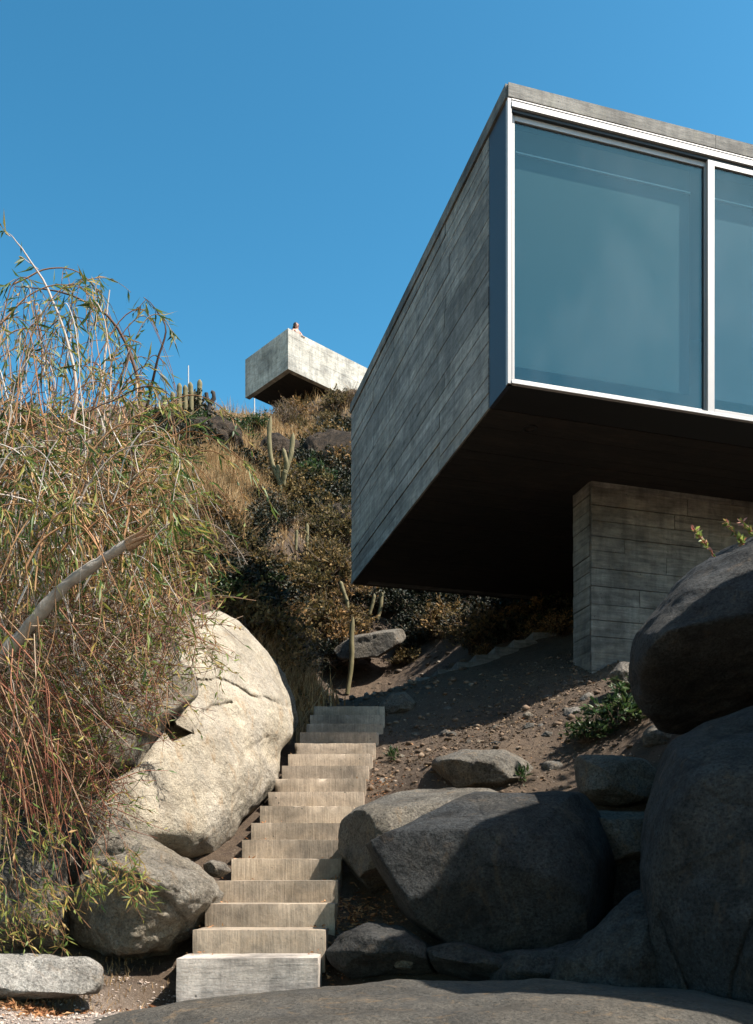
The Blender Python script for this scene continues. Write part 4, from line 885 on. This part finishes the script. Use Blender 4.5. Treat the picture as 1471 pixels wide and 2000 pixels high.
def cactus(stems, Y, label, r_px, group=None):
    base = P(stems[0][0][0], stems[0][0][1], Y); r = empty('cactus', base, label, 'cactus', group)
    for s in stems:
        dy = random.uniform(-.12, .12) * (s is not stems[0])
        pts = [P(px, py, Y + dy * min(1, i)) - base for i, (px, py) in enumerate(s)]
        rad = r_px / F * Y * random.uniform(.9, 1.1); V, Fc, A = stem_mesh(pts, rad * .85, rad)
        o = bpy.data.objects.new('stem', mk('stem', V, Fc, M['cactus'], True, attr=A)); COL.objects.link(o); o.parent = r
def YB(px, py, y0=12): return hitY(px, py, y0)
cactus([[(545, 985), (548, 955), (551, 945)], [(551, 948), (537, 925), (528, 890), (525, 850), (529, 812)], [(551, 948), (560, 915), (569, 885), (573, 845)], [(548, 950), (543, 930), (543, 907)], [(555, 930), (560, 905), (553, 875)], [(553, 948), (556, 925), (558, 918)]], YB(545, 985) - .4,
       'tall candelabra cactus with five pale arms on the slope below the pavilion', 4.2)
cactus([[(678, 1356), (684, 1320), (688, 1280), (686, 1245), (690, 1205)]], YB(678, 1354) - .05, 'single slender crooked cactus rising behind the topmost step', 4.5)
cactus([[(680, 1200), (678, 1175), (668, 1148), (665, 1135)]], YB(680, 1210) - .3, 'short leaning grey cactus at the lower house corner', 4)
cactus([[(738, 1210), (744, 1185), (746, 1155)]], YB(740, 1215) - .3, 'thin ochre cactus hanging just right of the lower house corner', 3.8)
cactus([[(722, 1200), (728, 1180), (732, 1160)]], YB(722, 1205) - .3, 'short ochre cactus left of the thin one at the lower house corner', 3.2)
cactus([[(600, 1075), (600, 1050), (600, 1022)]], YB(600, 1080) - .2, 'small upright cactus on the slope below the candelabra cactus', 3.2)
cactus([[(578, 1075), (579, 1050), (580, 1035)]], YB(578, 1080) - .2, 'stubby cactus left of the small upright one mid slope', 3)
cactus([[(626, 1030), (627, 1012), (625, 1000)]], YB(626, 1035) - .2, 'stubby dark cactus uphill of the small upright one', 3.4)
for (x, y0_, y1_, lab) in [(323, 800, 772, 'leftmost short stem of the cactus cluster on the ridge'), (337, 805, 765, 'second short pale cactus from the left on the ridge'), (351, 803, 748, 'middling pale cactus in the ridge cluster before the tall pair'), (362, 800, 752, 'thick cactus beside the white pole on the ridge'),
                          (373, 802, 746, 'tall cactus right of the white pole on the ridge'), (391, 800, 741, 'tallest rightmost pale cactus of the ridge cluster'), (342, 890, 868, 'small cactus left of its twin below the ridge cluster'), (352, 892, 870, 'small cactus right of its twin below the ridge cluster'), (382, 795, 765, 'short cactus between the two tall ones on the ridge')]:
    Yc = YB(x, y0_ + 20, 14) - .3
    cactus([[(x, y0_ + 30), (x + random.uniform(-2, 2), (y0_ + y1_) / 2), (x + random.uniform(-3, 1), y1_)]], Yc, lab, 4.6 if y0_ < 850 else 3.4, 'columnar cacti on the ridge')
# poles
for (px, pt, pb_, lab) in [(368, 714, 790, 'thin white antenna pole among the ridge cacti'), (497, 778, 812, 'thin white pole on the ridge left of the pavilion underside')]:
    Y = 30.0; a = P(px, pb_ + 20, Y); b = P(px, pt, Y); TV, TF, TA = tubes([np.array([a, (a + b) / 2, b]) - a], [np.array([.03, .026, .02])], 8, [.5])
    o = link('antenna_pole', mk('antenna_pole', TV, TF, M['pole'])); o.location = [float(x) for x in a]; tag(o, lab, 'pole')
# charred forked stump
Y = 26.0; a = P(410, 812, Y); paths = [[(410, 830), (408, 800), (411, 785)], [(411, 788), (404, 778), (403, 768)], [(411, 788), (418, 778), (417, 767), (413, 765)], [(408, 800), (416, 806), (430, 814)]]
TV, TF, TA = tubes([np.array([P(x, y, Y) for x, y in p]) - a for p in paths], [np.linspace(.07, .06, 3), np.linspace(.07, .06, 3), np.linspace(.07, .05, 4), np.linspace(.03, .02, 3)], 8, [0] * 4)
o = link('charred_stump', mk('charred_stump', TV, TF, plain('charred_wood', (.02, .015, .012), .9), True)); o.location = [float(x) for x in a]; tag(o, 'forked charred black stump right of the ridge cacti', 'stump')

# ------------------------------------------------------------------ willow
wil = empty('willow_tree', (-4.2, 7.2, float(gz(-4.2, 7.2)[0])), 'wild half bare willow with arching orange twigs filling the left side', 'tree')
def wlink(name, V, Fc, mat, A=None, smooth=False, label=None, kind=None):
    o = link(name, mk(name, V, Fc, mat, smooth, attr=A), wil)
    if label: o['label'] = label
    if kind: o['kind'] = kind
    return o
def bez(pts, n=16):
    pts = np.array(pts, float)
    k = np.linspace(0, 1, len(pts)); t_ = np.linspace(0, 1, n); p = np.stack([np.interp(t_, k, pts[:, i]) for i in range(3)], 1)
    for _ in range(max(2, n // 5)): p[1:-1] = (p[:-2] + 2 * p[1:-1] + p[2:]) / 4
    return p
def limb(px, Ys, r0, r1, n=24, seed=0):
    p = bez([P(x, y, Y) for (x, y), Y in zip(px, Ys)], n); q = p * 6 + seed
    p = p + np.stack([fbm(q, 2, 1), fbm(q + 7, 2, 2), fbm(q + 3, 2, 3)], 1) * .02
    return p, np.linspace(r0, r1, n)
TR, RR = limb([(-260, 1560), (-120, 1400), (-30, 1310), (60, 1225), (125, 1145), (200, 1085), (250, 1062)], [6.3, 6.1, 5.95, 5.85, 5.75, 5.7, 5.65], .058, .025, 40)
RR = RR * (1 + .10 * np.sin(np.arange(40) * .9) + .07 * np.sin(np.arange(40) * 2.3))
V, Fc, A = tubes([TR], [RR], 12); wlink('trunk', V, Fc, M['willow_bark'], None, True, 'pale silvery leaning trunk')
e = TR[-1]; sp_ = []
for k in range(16):
    b = e + np.array([random.gauss(0, .016), random.gauss(0, .016), random.gauss(0, .018)]); sp_.append(np.array([e + (b - e) * .7, b + (TR[-1] - TR[-3]) * .9, b + (TR[-1] - TR[-3]) * random.uniform(1.2, 3.2) + np.array([0, 0, random.gauss(.0, .02)])]))
V, Fc, A = tubes(sp_, [np.array([.022, .015, .002])] * 16, 5); wlink('splintered_end', V, Fc, M['raw_wood'], None, False, 'torn orange wood at the broken trunk end')
Lp = [([(-80, 1330), (0, 1180), (80, 1010), (166, 903), (196, 780), (206, 712), (211, 566)], [7, 7, 7, 7, 7, 7, 7], .04, .006),
      ([(60, 1250), (150, 1100), (220, 960), (284, 853), (274, 722), (221, 611), (126, 566), (30, 560)], [7.2, 7.2, 7.1, 7, 7, 7, 7, 6.9], .035, .004),
      ([(200, 1080), (250, 960), (280, 850), (289, 772), (317, 682), (330, 621), (282, 581)], [7.4, 7.3, 7.2, 7.1, 7, 7, 7], .026, .003),
      ([(60, 1100), (130, 900), (160, 760), (121, 631), (75, 526), (30, 470), (15, 455)], [6.6, 6.6, 6.6, 6.6, 6.6, 6.6, 6.6], .022, .003),
      ([(0, 1180), (60, 1050), (120, 930), (200, 820), (262, 670), (250, 640)], [7.6] * 6, .03, .004),
      ([(-60, 1100), (30, 960), (100, 920), (180, 940), (260, 990), (290, 1010)], [6.4] * 6, .022, .006),
      ([(100, 1230), (140, 1245), (200, 1215), (290, 1200), (350, 1190)], [6.4] * 5, .016, .005),
      ([(120, 1245), (170, 1310), (210, 1350), (270, 1390)], [6.3] * 4, .012, .004),
      ([(-80, 900), (0, 880), (110, 870), (190, 880), (240, 920)], [6.8] * 5, .016, .004),
      ([(200, 960), (205, 860), (190, 800), (140, 760)], [6.5] * 4, .014, .003), ([(250, 1000), (262, 900), (230, 830)], [6.9] * 3, .016, .004)]
for i, (px, Ys, r0, r1) in enumerate(Lp):
    p, r = limb(px, Ys, r0, r1, 26, i); V, Fc, A = tubes([p], [r * .78], 7, [[.9, .12, .1, .85, .12, 1, 1, .95, .9, .95, .15][i]]); wlink('branch', V, Fc, M['twig'] if i > 0 else M['twig'], A, True)
tw_p, tw_r, tw_v = [], [], []; lf_p, lf_d = [], []
def twig(p, r0, r1, v): tw_p.append(p); tw_r.append(np.linspace(r0, r1, len(p))); tw_v.append(v)
def leaf_along(p, n, lo=.1):
    d = np.gradient(p, axis=0)
    for _ in range(n):
        u = random.uniform(lo, 1) * (len(p) - 1); i = int(min(u, len(p) - 2)); f_ = u - i; lf_p.append(p[i] * (1 - f_) + p[i + 1] * f_)
        dn = d[i] / (np.linalg.norm(d[i]) + 1e-9); lf_d.append(dn * .8 + np.array([random.gauss(0, .45), random.gauss(0, .45), random.gauss(-.35, .4)]))
arches = []
def arch(x0, y0, xa, ya, x1, y1, Y, r0=.008, v=None, n=20, dY=0.0):
    a, m, b = P(x0, y0, Y), P(xa, ya, Y + dY * .5), P(x1, y1, Y + dY); t_ = np.linspace(0, 1, n)[:, None]
    p = (1 - t_) ** 2 * a + 2 * t_ * (1 - t_) * (2 * m - (a + b) / 2) + t_ ** 2 * b
    q = p * 3 + random.random() * 50; p = p + np.stack([fbm(q, 2, 1), fbm(q, 2, 2), fbm(q, 2, 3)], 1) * .05
    twig(p, r0, .0022, random.uniform(.45, 1) if v is None else v); arches.append(p); return p
# arches against the sky: mostly bare
for k in range(95):
    x0 = random.uniform(-80, 230); y0 = random.uniform(780, 1000); dirx = random.uniform(-120, 260); xa = x0 + dirx * .6; ya = random.uniform(545, 780) + max(0, xa - 150) * .45
    p = arch(x0, y0, xa, ya, min(x0 + dirx * 1.2, 345), ya + random.uniform(10, 200), random.uniform(6.0, 7.8), random.uniform(.003, .006), random.choice([.3, .5, .75, .95, .1])); leaf_along(p, random.randint(3, 20), .3)
for a in [(290, 900, 370, 838, 430, 870, 6.8), (280, 905, 400, 850, 545, 1005, 6.8), (270, 860, 390, 770, 500, 900, 7.4), (430, 870, 480, 900, 520, 960, 7.2), (30, 560, 150, 535, 215, 640, 7.0), (0, 640, 90, 560, 190, 570, 6.5), (-20, 700, 60, 640, 180, 700, 6.8), (0, 900, 100, 820, 250, 900, 6.5), (280, 900, 350, 860, 425, 1050, 6.5), (300, 950, 420, 880, 480, 1060, 7.0)]:
    p = arch(*a, .007, .45); leaf_along(p, 18, .5)
for p0_, p1_ in [((282, 581), (340, 650)), ((300, 600), (330, 625)), ((285, 585), (262, 610)), ((20, 462), (8, 452)), ((75, 526), (40, 500)), ((330, 640), (343, 655)), ((30, 545), (5, 560))]:
    a, b = P(*p0_, 7.0 if p0_[0] > 100 else 6.6), P(*p1_, 7.0 if p0_[0] > 100 else 6.6); p = a + np.linspace(0, 1, 5)[:, None] * (b - a); twig(p, .003, .002, .7); leaf_along(p, 8, 0)
# mid arches: the body of the crown
for k in range(210):
    x0 = random.uniform(-120, 260); y0 = random.uniform(930, 1230); L = random.uniform(60, 300) * (1 if random.random() < .75 else -1); xe = min(x0 + L, 530 - random.uniform(0, 190))
    h_ = random.uniform(40, 220); ya = y0 - h_; ye = ya + random.uniform(40, 330)
    if xe > 400: ye = min(ye, 1120)
    p = arch(x0, y0, (x0 + xe) / 2, max(ya, 830 + abs(random.gauss(0, 30))), xe, ye, random.uniform(5.6, 8.0), random.uniform(.004, .009), random.choice([.35, .45, .55, .9, 1.0])); leaf_along(p, random.randint(3, 16), .3)
# hanging twigs
body = arches[105:]
for k in range(900):
    p = random.choice(body) if random.random() < .86 else random.choice(arches[:105]); i = random.randint(5, len(p) - 1); s = p[i]; sky_ = (HY - s[2] / s[1] * F) < 860
    L = random.uniform(.15, .95) * (.45 if sky_ else 1); dx = random.gauss(.12, .22); n = 9; t_ = np.linspace(0, 1, n)
    q = np.stack([s[0] + dx * L * t_ * (1 - .4 * t_) * 1.3 + .02 * np.sin(t_ * 7 + k), s[1] + random.gauss(0, .2) * L * t_, s[2] + .10 * L * np.sin(t_ * 2.2) - L * t_ ** 1.7 * .95], 1)
    ex_, ey_ = CX + q[-1, 0] / q[-1, 1] * F, HY - q[-1, 2] / q[-1, 1] * F
    if ey_ > 1250 + random.gauss(0, 60) or ex_ > 550 or (ex_ > 350 and ey_ > 1190) or (ex_ > 300 and random.random() < .62): continue
    twig(q, random.uniform(.0022, .0045), .0014, random.choice([.25, .35, .4, .5, .55, .95])); leaf_along(q, random.choice([0, 2, 6, 12, 18]) if not sky_ else random.randint(0, 6), .15)
# white wiry stems in the crown
for k in range(400):
    x0, y0 = random.uniform(-60, 330), random.uniform(820, 1220); a = random.uniform(-3.0, -.1); L = random.uniform(50, 210) * (1 if y0 > 900 else .8)
    if x0 > 300: y0 = max(y0, 930); L *= .6; Y = random.uniform(5.9, 7.6)
    p = bez([P(x0, y0, Y), P(x0 + L * .5 * math.cos(a) + random.gauss(0, 12), y0 + L * .5 * math.sin(a), Y), P(x0 + L * math.cos(a + .3), y0 + L * .8 * math.sin(a + .3), Y + random.gauss(0, .2))], 12)
    twig(p, random.uniform(.0025, .0065), .0015, random.choice([.9, 1, .7, .1, .5, .5, .4, .55])); leaf_along(p, random.randint(0, 10), .3)
V, Fc, A = tubes(tw_p, tw_r, 3, tw_v); wlink('twigs', V, Fc, M['twig'], A, kind='stuff')
n = len(lf_p); V, Fc, A = leaves(np.array(lf_p), np.array(lf_d), rng.uniform(.03, .16, n), rng.uniform(.006, .022, n), rng.random(n)); wlink('leaves', V, Fc, M['leaf_willow'], A, kind='stuff')
# red undergrowth: tangled twigs over the rocks
rp, rr_, rv = [], [], []; lp2, ld2 = [], []
def rtw(p, r0, v, nl=0):
    rp.append(p); rr_.append(np.linspace(r0, .0015, len(p))); rv.append(v); d = np.gradient(p, axis=0)
    for _ in range(nl):
        i = random.randint(1, len(p) - 1); lp2.append(p[i]); ld2.append(d[i] / np.linalg.norm(d[i]) + np.array([random.gauss(0, .6) for _ in range(3)]))
for k in range(3000):
    x0, y0 = random.uniform(-60, 400) , random.uniform(1170, 1600); 
    if x0 > 230 and y0 > 1330 + (400 - x0) * .5: continue
    if x0 > 340 and y0 > 1260: continue
    a = random.uniform(0, 6.28); L = random.uniform(25, 130); Y = random.uniform(6.0, 7.3)
    p = bez([P(x0, y0, Y), P(x0 + L * .5 * math.cos(a) + random.gauss(0, 9), y0 + L * .5 * math.sin(a) + random.gauss(0, 9), Y + random.gauss(0, .1)), P(x0 + L * math.cos(a), y0 + L * math.sin(a) + 10, Y + random.gauss(0, .15))], 9)
    rtw(p, random.uniform(.0018, .0042), random.random(), 5 if random.random() < .6 else 0)
for k in range(130):
    x0, y0 = random.uniform(-90, 120), random.uniform(1180, 1480); L = random.uniform(120, 420); a = random.uniform(.35, 1.75); Y = random.uniform(5.5, 6.3)
    xe, ye = x0 + L * math.cos(a), y0 + L * math.sin(a)
    if ye > 1800 or xe > 300 or (xe > 190 and ye > 1480): continue
    p = bez([P(x0, y0, Y), P((x0 + xe) / 2 + random.gauss(5, 26), (y0 + ye) / 2 - random.uniform(0, 50), Y + random.gauss(0, .15)), P(xe, ye, Y)], 16); rtw(p, random.uniform(.003, .007), random.uniform(.3, .9), random.randint(0, 10))
for a, b, r_ in [((60, 1440), (142, 1738), .016), ((0, 1480), (90, 1660), .012), ((-20, 1290), (130, 1560), .009), ((70, 1370), (240, 1640), .006), ((0, 1560), (40, 1800), .010), ((90, 1330), (230, 1560), .005)]:
    p = bez([P(*a, 6.1), P((a[0] + b[0]) / 2 + 8, (a[1] + b[1]) / 2 - 10, 6.05), P(*b, 6.1)], 16); rtw(p, r_, .45, 3)
V, Fc, A = tubes(rp, rr_, 4, rv); wlink('red_twigs', V, Fc, M['twig_red'], A, kind='stuff')
# low leaf sprays in front of the rocks
for k in range(150):
    x0, y0 = random.choice([(random.uniform(-40, 130), random.uniform(1560, 1800)), (random.uniform(150, 280), random.uniform(1640, 1720)), (random.uniform(330, 420), random.uniform(1200, 1290)), (random.uniform(-40, 120), random.uniform(1690, 1820))])
    Y = random.uniform(5.7, 6.1) if y0 > 1500 else 7.6; L = random.uniform(25, 90); p = bez([P(x0, y0, Y), P(x0 + random.gauss(10, 14), y0 + L * .5, Y), P(x0 + random.gauss(22, 22), y0 + L, Y)], 8)
    if p[-1][2] < -.72: continue
    rtw(p, .0016, .35, 7)
V, Fc, A = tubes(rp[-200:], rr_[-200:], 3, rv[-200:]); wlink('spray_stems', V, Fc, M['twig'], A, kind='stuff')
n = len(lp2); V, Fc, A = leaves(np.array(lp2), np.array(ld2), rng.uniform(.03, .10, n), rng.uniform(.008, .016, n), .3 + .7 * rng.random(n)); wlink('low_leaves', V, Fc, M['leaf_willow'], A, kind='stuff')

# ------------------------------------------------------------------ person on the pavilion
def person():
    s_ = .66; hb_ = np.array([s_, .42])     # local pavilion coordinates: beside the long parapet
    base = np.array([pv[0], pv[1]]) + E2 * hb_[0] + E1 * hb_[1]; zf = PZ0 + .40
    root = empty('person', (base[0], base[1], zf), 'person in a red bikini with dark hair leaning on the pavilion parapet', 'person')
    root.rotation_euler = (0, 0, rotp)
    # local: -y towards the parapet and the viewer
    J = {}; Vv = []; Rd = []; Eg = []
    def j(n, x, y, z, r, par=None):
        J[n] = len(Vv); Vv.append((x, y, z)); Rd.append(r)
        if par: Eg.append((J[par], J[n]))
    j('pelvis', 0, .05, .88, .135); j('belly', 0, .02, 1.02, .115, 'pelvis'); j('chest', 0, -.03, 1.20, .135, 'belly'); j('collar', 0, -.05, 1.33, .10, 'chest'); j('neck', 0, -.06, 1.40, .048, 'collar'); j('skull0', 0, -.07, 1.48, .072, 'neck'); j('skull1', 0, -.06, 1.56, .085, 'skull0'); j('skull2', 0, -.05, 1.615, .055, 'skull1')
    for q, sx in (('l', -1), ('r', 1)):
        j(q + 'sh', sx * .17, -.05, 1.32, .05, 'collar'); j(q + 'el', sx * .25, -.16, 1.08, .038, q + 'sh'); j(q + 'wr', sx * .14, -.30, 1.01, .026, q + 'el'); j(q + 'palm', sx * .09, -.36, 1.005, .028, q + 'wr')
        for k in range(4): j(q + 'f%d' % k, sx * (.075 - .02 * k) + .0, -.42, 1.0, .009, q + 'palm'); j(q + 'g%d' % k, sx * (.07 - .02 * k), -.455, .98 - .003 * k, .008, q + 'f%d' % k)
        j(q + 't', sx * .05, -.36, 1.01, .010, q + 'palm')
        j(q + 'hip', sx * .09, .06, .82, .095, 'pelvis'); j(q + 'kn', sx * .10, .05, .46, .058, q + 'hip'); j(q + 'an', sx * .10, .10, .08, .036, q + 'kn'); j(q + 'toe', sx * .11, -.06, .03, .03, q + 'an')
    me = bpy.data.meshes.new('body'); me.from_pydata(Vv, Eg, []); me.materials.append(M['skin'])
    o = bpy.data.objects.new('body', me); COL.objects.link(o); o.parent = root
    md = o.modifiers.new('Skin', 'SKIN'); md.use_smooth_shade = True
    sv = me.skin_vertices[0].data if me.skin_vertices else None
    if sv is None:
        bpy.context.view_layer.objects.active = o; o.select_set(True)
        sv = me.skin_vertices[0].data if me.skin_vertices else None
    if sv is not None:
        for k, r_ in enumerate(Rd): sv[k].radius = (r_, r_)
        sv[0].use_root = True
    o.modifiers.new('Sub', 'SUBSURF').levels = 2; o.modifiers['Sub'].render_levels = 2
    def blob(name, c_, r_, mat, cutn=None):
        u = np.linspace(0, np.pi, 14); v_ = np.linspace(0, 2 * np.pi, 21)[:-1]; V = np.array([(math.sin(a) * math.cos(b), math.sin(a) * math.sin(b), math.cos(a)) for a in u for b in v_])
        V = V * (1 + .05 * noise(V * 4, 3))[:, None] * np.array(r_) + np.array(c_); Fq = np.array([(i * 20 + k, (i + 1) * 20 + k, (i + 1) * 20 + (k + 1) % 20, i * 20 + (k + 1) % 20) for i in range(13) for k in range(20)])
        q = bpy.data.objects.new(name, mk(name, V, Fq, M[mat], True)); COL.objects.link(q); q.parent = root; return q
    blob('hair', (-.012, -.015, 1.565), (.098, .10, .105), 'hair'); blob('hair', (-.03, .05, 1.46), (.075, .045, .12), 'hair')
    blob('nose', (.012, -.152, 1.535), (.012, .016, .018), 'skin'); blob('lips', (.012, -.142, 1.495), (.022, .01, .007), 'swim')
    for sx in (-.03, .045): blob('eye', (sx, -.138, 1.562), (.012, .008, .007), 'hair')
    blob('bikini_cup', (-.07, -.13, 1.20), (.06, .05, .05), 'swim'); blob('bikini_cup', (.07, -.13, 1.20), (.06, .05, .05), 'swim'); blob('bikini_bottom', (0, .05, .86), (.15, .13, .085), 'swim')
person()
print('shrubs', cnt, 'leaves', n, len(lf_p))
